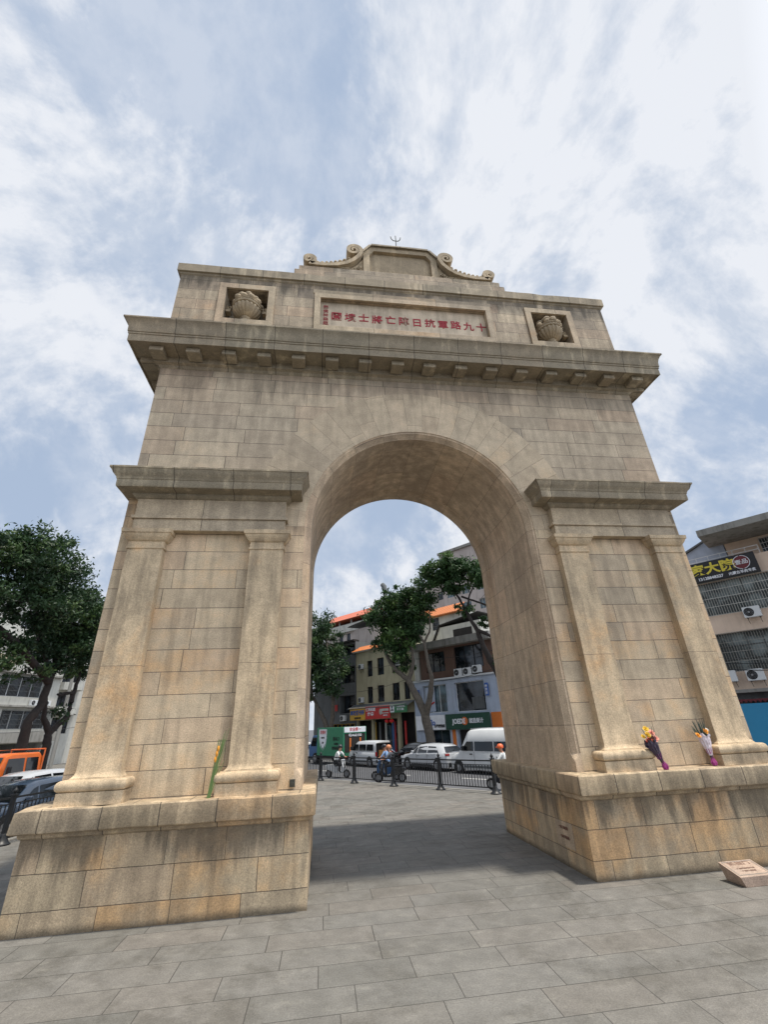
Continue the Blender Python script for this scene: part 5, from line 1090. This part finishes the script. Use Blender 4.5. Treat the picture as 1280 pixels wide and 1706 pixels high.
# cream building
b = bthing('shop_house', 'cream shop building with dark tall windows and orange tile eave, behind the forked tree', O26)
up = [(-29.66, -28.86, 6.95, 8.5), (-28.15, -27.2, 6.96, 8.6), (-26.1, -25.2, 6.95, 8.55), (-24.65, -23.9, 6.97, 8.5)]; lo = [(-29.69, -28.89, 4.45, 5.98), (-28.2, -27.28, 4.48, 6.0), (-26.14, -25.2, 4.5, 6.04), (-24.61, -23.9, 4.5, 6.04)]
gr = [(-31.2, -29.2, 0.1, 2.9), (-28.9, -25.7, 0.1, 2.95), (-25.4, -23.5, 0.1, 3.4)]
block(b, 'cream', -31.35, -23.1, 0, 9.5, 9, up+lo+gr, open_depth=0.3)
for h in up+lo: window(b, h, bars=(2, 1), d=0.16)
for h in gr:
    m = M(); a, c_ = h[0], h[1]; m.poly([(a, 0.9, 0), (c_, 0.9, 0), (c_, 0.9, h[3]), (a, 0.9, h[3])]); m.poly([(a, 0.3, 0), (a, 0.9, 0), (a, 0.9, h[3]), (a, 0.3, h[3])]); m.poly([(c_, 0.9, 0), (c_, 0.3, 0), (c_, 0.3, h[3]), (c_, 0.9, h[3])]); m.poly([(a, 0.3, h[3]), (a, 0.9, h[3]), (c_, 0.9, h[3]), (c_, 0.3, h[3])])
    m.build('shop_front', 'interior', b)
for x, mt in ((-28.95, 'signyel'), (-27.5, 'chalk'), (-26.6, 'blue'), (-26.3, 'signred'), (-24.95, 'signred'), (-28.3, 'greywall')):
    m = M(); m.box(x-0.1, x+0.1 if mt != 'blue' else x+0.35, 0.25, 0.33, 0.2, 2.7); m.build('door_poster' if mt != 'chalk' else 'pillar', mt, b)
for x in (-27.9, -27.0): window(b, (x, x+0.75, 0.2, 2.4), bars=(1, 1), y=0.5, frame_m='greywall', pane_m='glassblue')
m = M(); m.box(-31.6, -23.05, -0.35, 0.05, 9.5, 9.62); ev = m.build('roof', 'chalk', b)
m = M(); m.poly([(-31.65, -0.42, 9.60), (-27.2, -0.42, 9.60), (-27.2, 0.4, 10.15), (-31.1, 0.4, 10.15)], [(-31.6, 0), (-27.2, 0), (-27.2, 1), (-31.1, 1)]); m.poly([(-31.65, -0.42, 9.60), (-31.1, 0.4, 10.15), (-31.1, 0.42, 9.62)]); m.poly([(-31.1, 0.42, 9.62), (-31.1, 0.42, 10.15), (-27.2, 0.42, 10.15), (-27.2, 0.42, 9.62)])
m.build('tile_eave', 'rooftile', ev)
m = M(); m.poly([(-31.7, -0.95, 4.02), (-23.3, -0.95, 4.02), (-23.3, 0.0, 4.40), (-31.7, 0.0, 4.40)]); m.box(-31.7, -23.3, -0.97, -0.93, 3.96, 4.03); m.build('awning', 'greywall', b)
sign('shop_sign', 'yellow shop sign with dark blue characters under the grey awning', O26, RZ, -31.35, -29.12, 2.95, 4.05, 'signyel', y=-0.86, letters=(('邮政报刊亭', 0.46, -30.24, 3.58, 'blueink', 0.012, 0.9), ('快递代收', 0.2, -30.2, 3.12, 'ink', 0.004, 1.2)))
def pipa(t, xc, zc, y):
    m = M(); m.ball((-26.9-xc+0.0, y-0.03, 3.56-zc), 0.2, 0.03, 0.27, 10); m.box(-26.75-xc, -25.85-xc, y-0.04, y-0.01, 3.62-zc, 3.82-zc); m.box(-26.75-xc, -25.85-xc, y-0.04, y-0.01, 3.40-zc, 3.48-zc); m.build('emblem', 'chalk', t)
sign('shop_sign', 'red shop sign with white characters and a pale emblem', O26, RZ, -29.06, -25.72, 2.98, 4.08, 'signred', y=-0.88, letters=(('仁和药店', 0.34, -28.3, 3.80, 'signwhite', 0.008, 1.0), ('推拿', 0.32, -28.3, 3.40, 'signwhite', 0.008, 1.4), ('祖传推拿', 0.12, -26.3, 3.24, 'signwhite', 0.002, 1.2)), extra=pipa)
def blk(t, xc, zc, y):
    m = M(); m.box(-25.66-xc, -25.15-xc, y-0.02, y-0.002, 3.45-zc, 4.05-zc); w_ = m.build('white_panel', 'signwhite', t)
    m = M(); m.ball((-25.4-xc, y-0.025, 3.88-zc), 0.09, 0.01, 0.10, 8); m.box(-25.57-xc, -25.23-xc, y-0.035, y-0.022, 3.58-zc, 3.68-zc); m.box(-25.44-xc, -25.36-xc, y-0.034, y-0.021, 3.68-zc, 3.80-zc); m.build('pictogram', 'ink', w_)
sign('shop_sign', 'green shop sign with a white pictogram panel, partly hidden by the forked tree', O26, RZ, -25.68, -23.6, 3.40, 4.08, 'signgrn', y=-0.87, letters=(('广东特色小吃', 0.2, -24.4, 3.9, 'signwhite', 0.002, 1.0), ('手工面', 0.2, -24.4, 3.66, 'signwhite', 0.004, 1.5)), extra=blk)
for k_, x in enumerate((-26.45, -25.85)):
    p = TX*x+NX*25.4; t = thing('red_lantern', 'red round lantern hanging under the red shop sign, %s of the pair' % ('left' if k_ == 0 else 'right'), 'lantern', (p.x, p.y, 2.75), RZ, 'red lanterns under the red sign')
    m = M(); m.ball((0, 0, 0), 0.22, 0.22, 0.17, 14); m.build('shade', 'redcloth', t, smooth=True); m = M(); m.lathe([(0.07, 0.15), (0.07, 0.19)], 10); m.lathe([(0.07, -0.19), (0.07, -0.15)], 10); m.tube([(0, 0, 0.19), (0, 0, 0.3)], 0.008, 4); m.build('cap', 'gold', t)
# handrail steps in front of the cream building
p = TX*-27.0+NX*24.6; t = thing('handrail', 'pale metal handrail on the pavement in front of the yellow-signed shop', 'handrail', (p.x, p.y, 0), RZ)
m = M()
for z in (0.5, 0.95): m.tube([(-2.6, 0, z), (0.8, 0, z), (2.6, -0.3, z-0.75 if z > 0.9 else z-0.4)], 0.025, 6)
m.build('rail', 'bluegrey', t)
for x in (-2.6, -1.5, -0.4, 0.8): m = M(); m.tube([(x, 0, 0), (x, 0, 0.95)], 0.022, 6); m.build('post', 'bluegrey', t)
ac_unit('small air conditioner at the upper left corner of the cream facade', O26, RZ, -30.35, 7.75, group='air conditioners on the cream building', w=0.6, h=0.5); ac_unit('small air conditioner at the lower left corner of the cream facade', O26, RZ, -30.4, 4.55, group='air conditioners on the cream building', w=0.6, h=0.5)
ac_unit('air conditioner on the cream facade between the tree limbs', O26, RZ, -24.95, 7.55, group='air conditioners on the cream building', w=0.6, h=0.5)
# grey building
b = bthing('apartment_building', 'dark grey rendered building with wide dark loggia bands, left of the cream building', O26)
hs = [(-34.0, -31.55, 9.45, 10.55), (-34.0, -31.55, 6.6, 8.3), (-34.0, -31.55, 3.7, 5.4), (-35.6, -31.6, 0.1, 2.7)]
block(b, 'greywall', -38.5, -31.4, 0, 10.8, 8, hs, open_depth=0.8, y=-0.02)
for h in hs[:3]: window(b, h, bars=(3, 1), frame_m='interior', pane_m='glass', d=0.7)
window(b, hs[3], bars=(6, 1), frame_m='signyel', pane_m='interior', d=0.5)
m = M(); m.box(-38.6, -31.38, -0.3, 0.5, 10.8, 10.98); m.build('roof', 'interior', b)
sign('shop_sign', 'small red sign on the grey building behind the dense tree', O26, RZ, -35.0, -34.1, 3.95, 4.55, 'signred', y=-0.3)
ac_unit('air conditioner beside the small red sign on the grey building', O26, RZ, -33.2, 2.95, w=0.8)
# lean-to with blue-white sheet on the roofs
t = thing('roof_shed', 'small metal-roofed rooftop shed above the grey building', 'shed', tuple(sn(-33.4, 29, 10.9)), RZ)
m = M(); m.box(-1.6, 2.6, 0, 3, 0, 2.0); m.build('wall', 'pink', t); m = M(); m.poly([(-2.2, -0.6, 2.35), (3.0, -0.6, 2.9), (3.0, 3, 3.1), (-2.2, 3, 2.55)]); m.poly([(-2.2, -0.6, 2.3), (-2.2, 3, 2.5), (3.0, 3, 3.05), (3.0, -0.6, 2.85)]); m.build('roof', 'greywall', t)
# brown building over the white cafe front
b = bthing('commercial_building', 'brown-tiled building with pale blue glazed shop storey and grey concrete roof band', O26)
bw = [(-21.72, -19.55, 6.5, 8.2), (-18.5, -15.55, 6.5, 8.35)]
block(b, 'brown', -22.4, -14.4, 5.8, 8.5, 9, bw, open_depth=0.25)
for h in bw: window(b, h, bars=(3, 1), d=0.2)
m = M(); m.box(-23.05, -14.3, -0.75, 9, 8.5, 9.08); m.build('roof', 'concrete', b)
m = M(); m.lathe([(0.42, 0), (0.42, 8.5)], 20, (-22.95, 0.35, 0)); m.build('column', 'chalk', b, smooth=True, ang=30)
cw = [(-22.15, -19.5, 3.2, 5.42), (-18.6, -15.65, 3.15, 5.42), (-21.65, -19.5, 0.1, 1.85), (-18.7, -15.6, 0.1, 1.85)]
block(b, 'bluegrey', -23.2, -14.3, 0, 5.8, 9, cw, open_depth=0.35, y=-0.25, name='shop_storey')
m = M(); m.box(-23.3, -14.2, -0.45, -0.255, 5.78, 5.90); m.build('cornice', 'white', b)
window(b, cw[0], bars=(3, 1), frame_m='white', pane_m='glassblue', d=0.25, y=-0.25); window(b, cw[1], bars=(1, 1), frame_m='white', pane_m='glass', d=0.25, y=-0.25)
window(b, cw[2], bars=(2, 1), frame_m='greywall', pane_m='glass', d=0.3, y=-0.25); window(b, cw[3], bars=(3, 1), frame_m='greywall', pane_m='interior', d=0.3, y=-0.25)
for q_ in ((-19.25, -18.9, -0.262, -0.25, 0.1, 1.85), (-15.3, -14.4, -0.30, -0.25, 0.1, 3.0)):
    m = M(); m.box(*q_); m.build('orange_panel', 'orangepanel', b)
m = M(); m.poly([(-22.0, -0.10, 3.3), (-20.9, -0.10, 3.3), (-20.9, -0.10, 5.3), (-22.0, -0.10, 5.3)]); ps = m.build('window_poster', 'bluegrey', b)
m = M(); m.tube([(-21.6, -0.12, 3.6), (-21.35, -0.12, 3.9), (-21.0, -0.12, 4.05)], 0.07, 6); m.build('artwork', 'signred', ps)
m = M(); m.lathe([(0.25, -0.008), (0.25, 0.0)], 18, (-21.3, -0.115, 4.85), axis='Y'); m.build('emblem', 'blueink', ps)
m = M(); m.box(-17.1, -15.9, -0.02, 0.0, 3.3, 4.2); m.build('counter', 'greywall', b)
sign('shop_sign', 'white shop sign with a big blue number 2 behind the tree trunk', O26, RZ, -23.0, -19.75, 1.88, 3.0, 'signwhite', y=-0.42, letters=(('o2o', 0.62, -21.2, 2.42, 'blueink', 0.02, 0.8), ('五零便利店', 0.26, -20.35, 2.15, 'ink', 0.008, 0.9)))
def jd(t, xc, zc, y):
    m = M(); m.lathe([(0.30, -0.012), (0.30, 0.0)], 24, (-17.72-xc, y, 2.46-zc), axis='Y'); m.build('orange_disc', 'orange', t)
sign('shop_sign', 'dark green juice shop sign with white lettering over an orange disc', O26, RZ, -19.66, -15.35, 1.86, 3.02, 'signdkgrn', y=-0.45, letters=(('JOEDE', 0.50, -18.3, 2.44, 'signwhite', 0.016, 0.9), ('就造果汁', 0.38, -16.6, 2.44, 'signwhite', 0.008, 0.9)), extra=jd)
sign('projecting_sign', 'narrow blue and white sign on the pale pier beside the big cafe window', O26, RZ, -15.45, -15.15, 4.2, 5.15, 'blueink', y=-0.45, letters=(('理', 0.2, -15.3, 4.9, 'signwhite', 0.004, 1), ('发', 0.2, -15.3, 4.65, 'signwhite', 0.004, 1), ('店', 0.2, -15.3, 4.4, 'signwhite', 0.004, 1)))
sign('projecting_sign', 'narrow blue and white sign left of the posters, by the tree trunk', O26, RZ, -22.62, -22.40, 4.2, 5.15, 'blueink', y=-0.45, letters=(('美', 0.16, -22.51, 4.9, 'signwhite', 0.003, 1), ('发', 0.16, -22.51, 4.6, 'signwhite', 0.003, 1)))
for k_, (x, z) in enumerate(((-18.0, 5.9), (-17.05, 5.9), (-16.1, 6.0))): ac_unit(['leftmost of the three air conditioners above the cafe window', 'middle of the three air conditioners above the cafe window', 'rightmost of the three air conditioners above the cafe window'][k_], O26, RZ, x, z, y=-0.02, group='three air conditioners on the brown building', w=0.8, h=0.6)
# white house behind with orange tile roof
O34 = org(34)
b = bthing('white_house', 'white house with orange glazed tile eave behind the brown building', O34)
wh = [(-26.95, -25.9, 12.0, 13.4)]
block(b, 'chalk', -33.2, -22.6, 0, 13.7, 8, wh)
for h in wh: window(b, h, bars=(4, 3), frame_m='greywall', pane_m='glass')
m = M(); m.poly([(-28.6, -0.5, 13.55), (-22.4, -0.5, 13.55), (-22.4, 0.5, 14.6), (-28.6, 0.5, 14.6)], [(-28.6, 0), (-22.4, 0), (-22.4, 1), (-28.6, 1)]); m.box(-28.6, -22.4, -0.48, 0.5, 13.45, 13.54); m.build('roof', 'rooftile', b)
m = M(); m.box(-33.2, -28.6, -0.05, 0.2, 13.7, 14.0); m.build('parapet', 'chalk', b)
t = thing('roof_cabin', 'whitewashed rooftop cabin with sloping dark roof above the brown building', 'cabin', tuple(sn(-22.4, 31, 9.08)), RZ)
m = M(); m.box(-1.2, 3.8, 0, 3, 0, 2.4); m.prism([(-2.6, 0), (-1.2, 0), (-1.2, 2.4)], 0, 3); m.build('wall', 'chalk', t)
m = M(); m.box(0.5, 2.8, -0.03, -0.003, 0.5, 1.9); m.build('opening', 'interior', t)
m = M(); m.prism([(-2.9, 0.0), (-2.75, 0.0), (-1.1, 2.55), (3.9, 3.1), (3.9, 3.2), (-1.2, 2.65)], -0.2, 3.1); m.build('roof', 'interior', t)
ac_unit('air conditioner stack on the wall of the white house above the grey roof band', org(33.98), RZ, -26.0, 11.1, w=0.8, h=0.6, y=-0.02)
# far white apartment house with red roof
O45 = org(45)
b = bthing('apartment_building', 'far white apartment building with long red-orange roof above the grey building', O45)
wf = [(-57.0, -56.0, 15.9, 17.2), (-55.0, -54.0, 15.9, 17.2), (-57.0, -56.0, 12.8, 14.3), (-55.0, -54.0, 12.8, 14.3), (-57.0, -56.0, 9.8, 11.2), (-52.6, -51.2, 15.9, 17.2), (-49.5, -48.0, 15.9, 17.2)]
block(b, 'pink', -61.0, -42.0, 0, 17.4, 12, wf)
for h in wf: window(b, h, bars=(2, 1))
m = M(); m.box(-61.2, -42, -0.6, 0, 17.4, 18.7); m.build('balcony_band', 'chalk', b)
m = M()
for k_ in range(6): x = -60.0+k_*3.2; m.box(x, x+0.2, -0.3, -0.1, 18.7, 19.7)
m.build('post', 'chalk', b)
m = M(); m.box(-60.5, -42.5, 1.2, 9, 17.5, 20.4); m.build('top_storey', 'brown', b)
m = M(); m.poly([(-61.4, -1.0, 19.5), (-41.8, -1.0, 19.5), (-41.8, 2.2, 21.4), (-61.4, 2.2, 21.4)], [(-61, 0), (-42, 0), (-42, 2), (-61, 2)]); m.poly([(-61.4, -1.0, 19.45), (-61.4, 2.2, 19.45), (-41.8, 2.2, 19.45), (-41.8, -1.0, 19.45)]); m.poly([(-61.4, -1, 19.5), (-61.4, 2.2, 21.4), (-61.4, 2.2, 19.45)]); m.build('roof', 'redtile', b)
# chimney pole
t = thing('metal_flue', 'grey metal flue rising above the forked tree', 'flue', tuple(sn(-33.9, 33.5, 11)), RZ)
m = M(); m.lathe([(0.28, 0), (0.28, 7.2)], 14); m.build('pipe', 'greywall', t, smooth=True, ang=30); m = M(); m.tube([(0, 0, 7.2), (-0.1, 0, 7.8), (-0.45, 0, 8.2)], [0.28, 0.34, 0.30], 12); m.build('cowl', 'greywall', t, smooth=True, ang=60)
# tall block far behind
O60 = org(60)
b = bthing('tall_apartment_block', 'tall pinkish-grey apartment block rising behind the leaning tree', O60)
wt = [(-48.1+i*2.6, -46.9+i*2.6, 8+k_*3.1, 9.6+k_*3.1) for i in range(2) for k_ in range(6)]
block(b, 'pink', -49.4, -43.6, 0, 27.2, 14, wt)
wt2 = [(-42.8+i*3.4, -41.1+i*3.4, 10+k_*3.3, 11.8+k_*3.3) for i in range(6) for k_ in range(6)]
block(b, 'pink', -43.6, -20, 0, 31.8, 14, wt2, y=-0.8)
for h in wt: window(b, h, bars=(2, 1))
for h in wt2: window(b, h, bars=(3, 1), y=-0.8, frame_m='chalk', pane_m='glassblue')
m = M(); m.box(-43.9, -19.8, -1.2, 13.4, 31.8, 32.3); m.box(-49.6, -43.9, -0.3, 14, 27.2, 27.6); m.build('roof', 'concrete', b)
# right-hand building
O265 = org(26.5)
b = bthing('restaurant_building', 'peach-coloured building at the right edge with barred window bands and flat grey roof slab', O265)
wr = [(0.5, 12.5, 7.6, 9.62), (0.5, 12.5, 4.38, 6.52)]
block(b, 'peach', 0.3, 13, 3.4, 10.75, 10, wr, open_depth=0.5)
window(b, wr[0], bars=(16, 2), frame_m='greywall', pane_m='curtain', d=0.30, fw=0.035); window(b, wr[1], bars=(16, 3), frame_m='greywall', pane_m='curtain', d=0.30, fw=0.035)
for i_, x_ in enumerate((1.0, 3.3, 4.9, 7.2, 9.0)):
    for z_, zz_ in ((4.5, 6.3), (7.7, 9.4)):
        m = M(); rows_ = [[(x_+0.07*j_, 0.62+0.04*math.sin(j_*1.7), z) for j_ in range(13)] for z in (z_, zz_)]; m.grid(rows_); m.build('curtain', 'chalk' if i_ % 2 else 'peach', b)
grille(b, 0.5, 12.5, 7.6, 9.62, 0, mat='chalk', proj=0.12, step=0.13); grille(b, 0.5, 12.5, 4.38, 6.52, 0, mat='concrete', proj=0.12, step=0.13)
block(b, 'greywall', 0.3, 13, 0, 3.4, 10, [(1.0, 12, 0.1, 2.4)], y=0.3, name='ground_storey')
m = M(); m.box(0.2, 13.1, -0.25, 0.3, 3.25, 3.42); m.build('ledge', 'concrete', b)
m = M(); m.box(0.3, 13, -0.9, 0.3, 2.83, 2.9)
for k_ in range(60): x = 0.3+k_*0.21; m.prism([(x, 2.83), (x+0.20, 2.83), (x+0.10, 2.70)], -0.9, -0.885)
m.build('scalloped_awning', 'maroon', b)
tw_ = [(4.3, 6.6, 10.95, 12.0)]
block(b, 'peach', 2.55, 13, 10.75, 12.6, 8, tw_, y=1.5, name='top_storey')
window(b, tw_[0], bars=(6, 2), y=1.5, frame_m='greywall', pane_m='glassblue'); grille(b, 4.3, 6.6, 10.95, 12.0, 1.5, mat='white', proj=0.1, rows=3)
m = M(); m.box(1.7, 13.4, -1.5, 9.8, 12.15, 12.55); m.build('roof', 'concrete', b)
m = M(); m.prism([(0.3, 10.75), (2.5, 10.75), (2.5, 12.35), (1.6, 12.6), (0.3, 12.05)], 1.5, 6); m.build('gable_shed', 'bluegrey', b)
m = M(); m.prism([(0.1, 12.0), (1.6, 12.62), (1.6, 12.72), (0.05, 12.1)], 1.3, 6.2); m.build('shed_roof', 'greywall', b)
m = M()
for z in (11.0, 11.25): m.box(0.3, 4.2, -0.02, 0.02, z-0.015, z+0.015)
for k_ in range(7): x = 0.35+k_*0.64; m.box(x-0.015, x+0.015, -0.02, 0.02, 10.75, 11.25)
m.build('parapet_rail', 'white', b)
def circ(t, xc, zc, y):
    m = M(); m.lathe([(0.40, -0.02), (0.40, 0)], 32, (3.18-xc, y, 10.36-zc), axis='Y'); d_ = m.build('emblem', 'maroon', t)
    m = M(); m.tube([(3.18-xc+0.40*math.cos(a*pi/16), y-0.022, 10.36-zc+0.40*math.sin(a*pi/16)) for a in range(33)], 0.018, 5); text(m, '壹品', 0.30, 3.18-xc, y-0.03, 10.36-zc, 0.006, 0.003, sx=1.1); m.build('emblem_ring', 'signwhite', d_)
sign('restaurant_sign', 'black restaurant sign with large yellow characters and a round maroon emblem', O265, RZ, -1.6, 3.9, 9.62, 10.86, 'signblack', y=-0.25, th=0.15, letters=(('农家大院', 0.72, 1.30, 10.34, 'gold', 0.022, 1.08), ('13128848327', 0.24, 1.45, 9.81, 'signwhite', 0.006, 1.0), ('内蒙古羊肉专卖', 0.20, 3.05, 9.80, 'signwhite', 0.004, 0.95)), extra=circ)
ac_unit('white air conditioner below the barred window under the black sign', O265, RZ, 2.75, 7.15, y=-0.12, group='air conditioners on the peach building', w=0.82, h=0.6)
ac_unit('white air conditioner half hidden behind the right pier, lower row', O265, RZ, 0.55, 3.85, y=-0.12, group='air conditioners on the peach building', w=0.82, h=0.6)
ac_unit('white air conditioner at the right edge of the view, lower row', O265, RZ, 1.82, 3.82, y=-0.12, group='air conditioners on the peach building', w=0.82, h=0.6)
p = sn(6, 24.0, -0.15); t = thing('hoarding', 'plain blue sheet-metal hoarding with dark base beside the right pier', 'hoarding', tuple(p), RZ)
m = M(); m.box(-7, 7, -0.03, 0.03, 0.75, 2.82); m.build('sheet', 'hoard', t); m = M(); m.box(-7, 7, -0.02, 0.04, 0, 0.75); m.build('base', 'interior', t)
# ---------------------------------------------------------------- left-hand apartment buildings
OL = MX*42; OLt = (OL.x, OL.y, 0)
b = bthing('apartment_building', 'old grey-white apartment building with barred windows behind the dark trees at the left', OLt, RZL)
hl = [(31.2, 36.5, 6.4, 8.4), (31.4, 33.0, 9.8, 11.5), (32.3, 38.0, 3.5, 5.2), (24, 29.5, 6.4, 8.4), (24, 29.5, 3.5, 5.2), (33.8, 36.5, 9.8, 11.5), (24, 29.5, 9.6, 11.4), (31.4, 33.0, 12.8, 14.3)]
block(b, 'chalk', 18, 38.4, 0, 15.5, 9, hl+[(20, 38, 0.1, 2.2)], open_depth=0.5)
for h in hl: window(b, h, bars=(4, 1), frame_m='white', pane_m='glass', d=0.4)
for h in hl[:5]: grille(b, h[0], h[1], h[2], h[3], 0, mat='greywall', proj=0.3)
m = M()
for z in (5.45, 8.5, 11.6): m.box(17.9, 38.5, -0.45, 0.0, z, z+0.16)
m.box(17.9, 38.5, -1.0, 0.3, 2.30, 3.2); m.build('ledge', 'concrete', b)
m = M(); m.box(26.5, 31.0, -1.2, 0, 8.9, 9.9); m.build('balcony', 'cream', b)
m = M(); m.box(17.8, 38.6, -0.4, 9, 15.5, 15.8); m.build('roof', 'concrete', b)
b = bthing('apartment_building', 'white apartment house with rounded balconies between the tree limbs and the left pier', OLt, RZL)
hl = [(39.2, 41.6, 5.7, 7.2), (39.2, 41.6, 3.0, 4.6), (39.2, 41.6, 8.2, 9.9), (39.2, 41.6, 11, 12.6), (43.5, 45, 5.7, 7.2), (43.5, 45, 8.2, 9.9)]
block(b, 'chalk', 38.8, 50, 0, 14.5, 9, hl, y=0.6)
for h in hl: window(b, h, bars=(3, 1), y=0.6)
for z in (4.85, 7.4, 10.1):
    m = M(); pr = [(39.0, 0.59), (39.0, 0.0), (39.4, -0.5), (40.0, -0.7), (40.8, -0.7), (41.4, -0.5), (41.8, 0.0), (41.8, 0.59)]
    m.grid([[(x, y, z) for x, y in pr], [(x, y, z+0.8) for x, y in pr]]); m.poly([(x, y, z) for x, y in pr]); m.poly([(x, y, z+0.8) for x, y in reversed(pr)]); m.build('balcony', 'chalk', b)
ac_unit('white air conditioner on the old apartment building between the tree trunks', OLt, RZL, 37.0, 5.62, y=-0.02, group='air conditioners on the left apartment building'); ac_unit('white air conditioner on the old apartment building left of the thick limb', OLt, RZL, 35.3, 5.62, y=-0.02, group='air conditioners on the left apartment building')
p = lm(21.5, 26.3, 0); t = thing('utility_pole', 'slim grey utility pole between the dark trees and the left pier', 'utility pole', tuple(lm(22.5, 27, 0)), 0)
m = M(); m.lathe([(0.14, 0), (0.10, 8.5)], 12); m.build('shaft', 'concrete', t, smooth=True, ang=30); m = M(); m.box(-0.5, 0.5, -0.05, 0.05, 7.9, 8.0); m.build('crossarm', 'iron', t)

def cable(label, pts, rad=0.018):
    P = []
    for i in range(len(pts)-1):
        a, b_ = Vector(pts[i]), Vector(pts[i+1])
        for k_ in range(12): t_ = k_/12; q_ = a.lerp(b_, t_); q_.z -= 0.9*4*t_*(1-t_)*min(1, (b_-a).length/20); P.append(tuple(q_))
    P.append(tuple(pts[-1])); m = M(); m.tube(P, rad, 5); tag(m.build('overhead_cable', 'black'), label, 'cable', 'overhead cables along the street')
cable('black cable sagging under the roof band of the brown building', [sn(-31, 25.5, 8.0), sn(-23, 25.3, 7.9), sn(-8, 25.3, 8.3)])
cable('black cable running below the upper windows of the cream building', [sn(-38, 25.4, 6.3), sn(-24, 25.4, 6.1), sn(-14, 25.3, 6.15)])
cable('black cable crossing from the white house roof to the leaning tree', [sn(-22.6, 33, 13.3), sn(-12.0, 23, 12.0)])
cable('black cable strung past the air conditioners at the right edge', [sn(0.2, 26.0, 4.9), sn(13, 26.0, 5.4)])
cable('lower black cable strung past the air conditioners at the right edge', [sn(0.2, 26.0, 4.6), sn(13, 26.0, 4.7)])
cable('black cable crossing the old apartment building behind the dark trees', [lm(14, 30, 3.4), lm(42, 36, 4.6)])
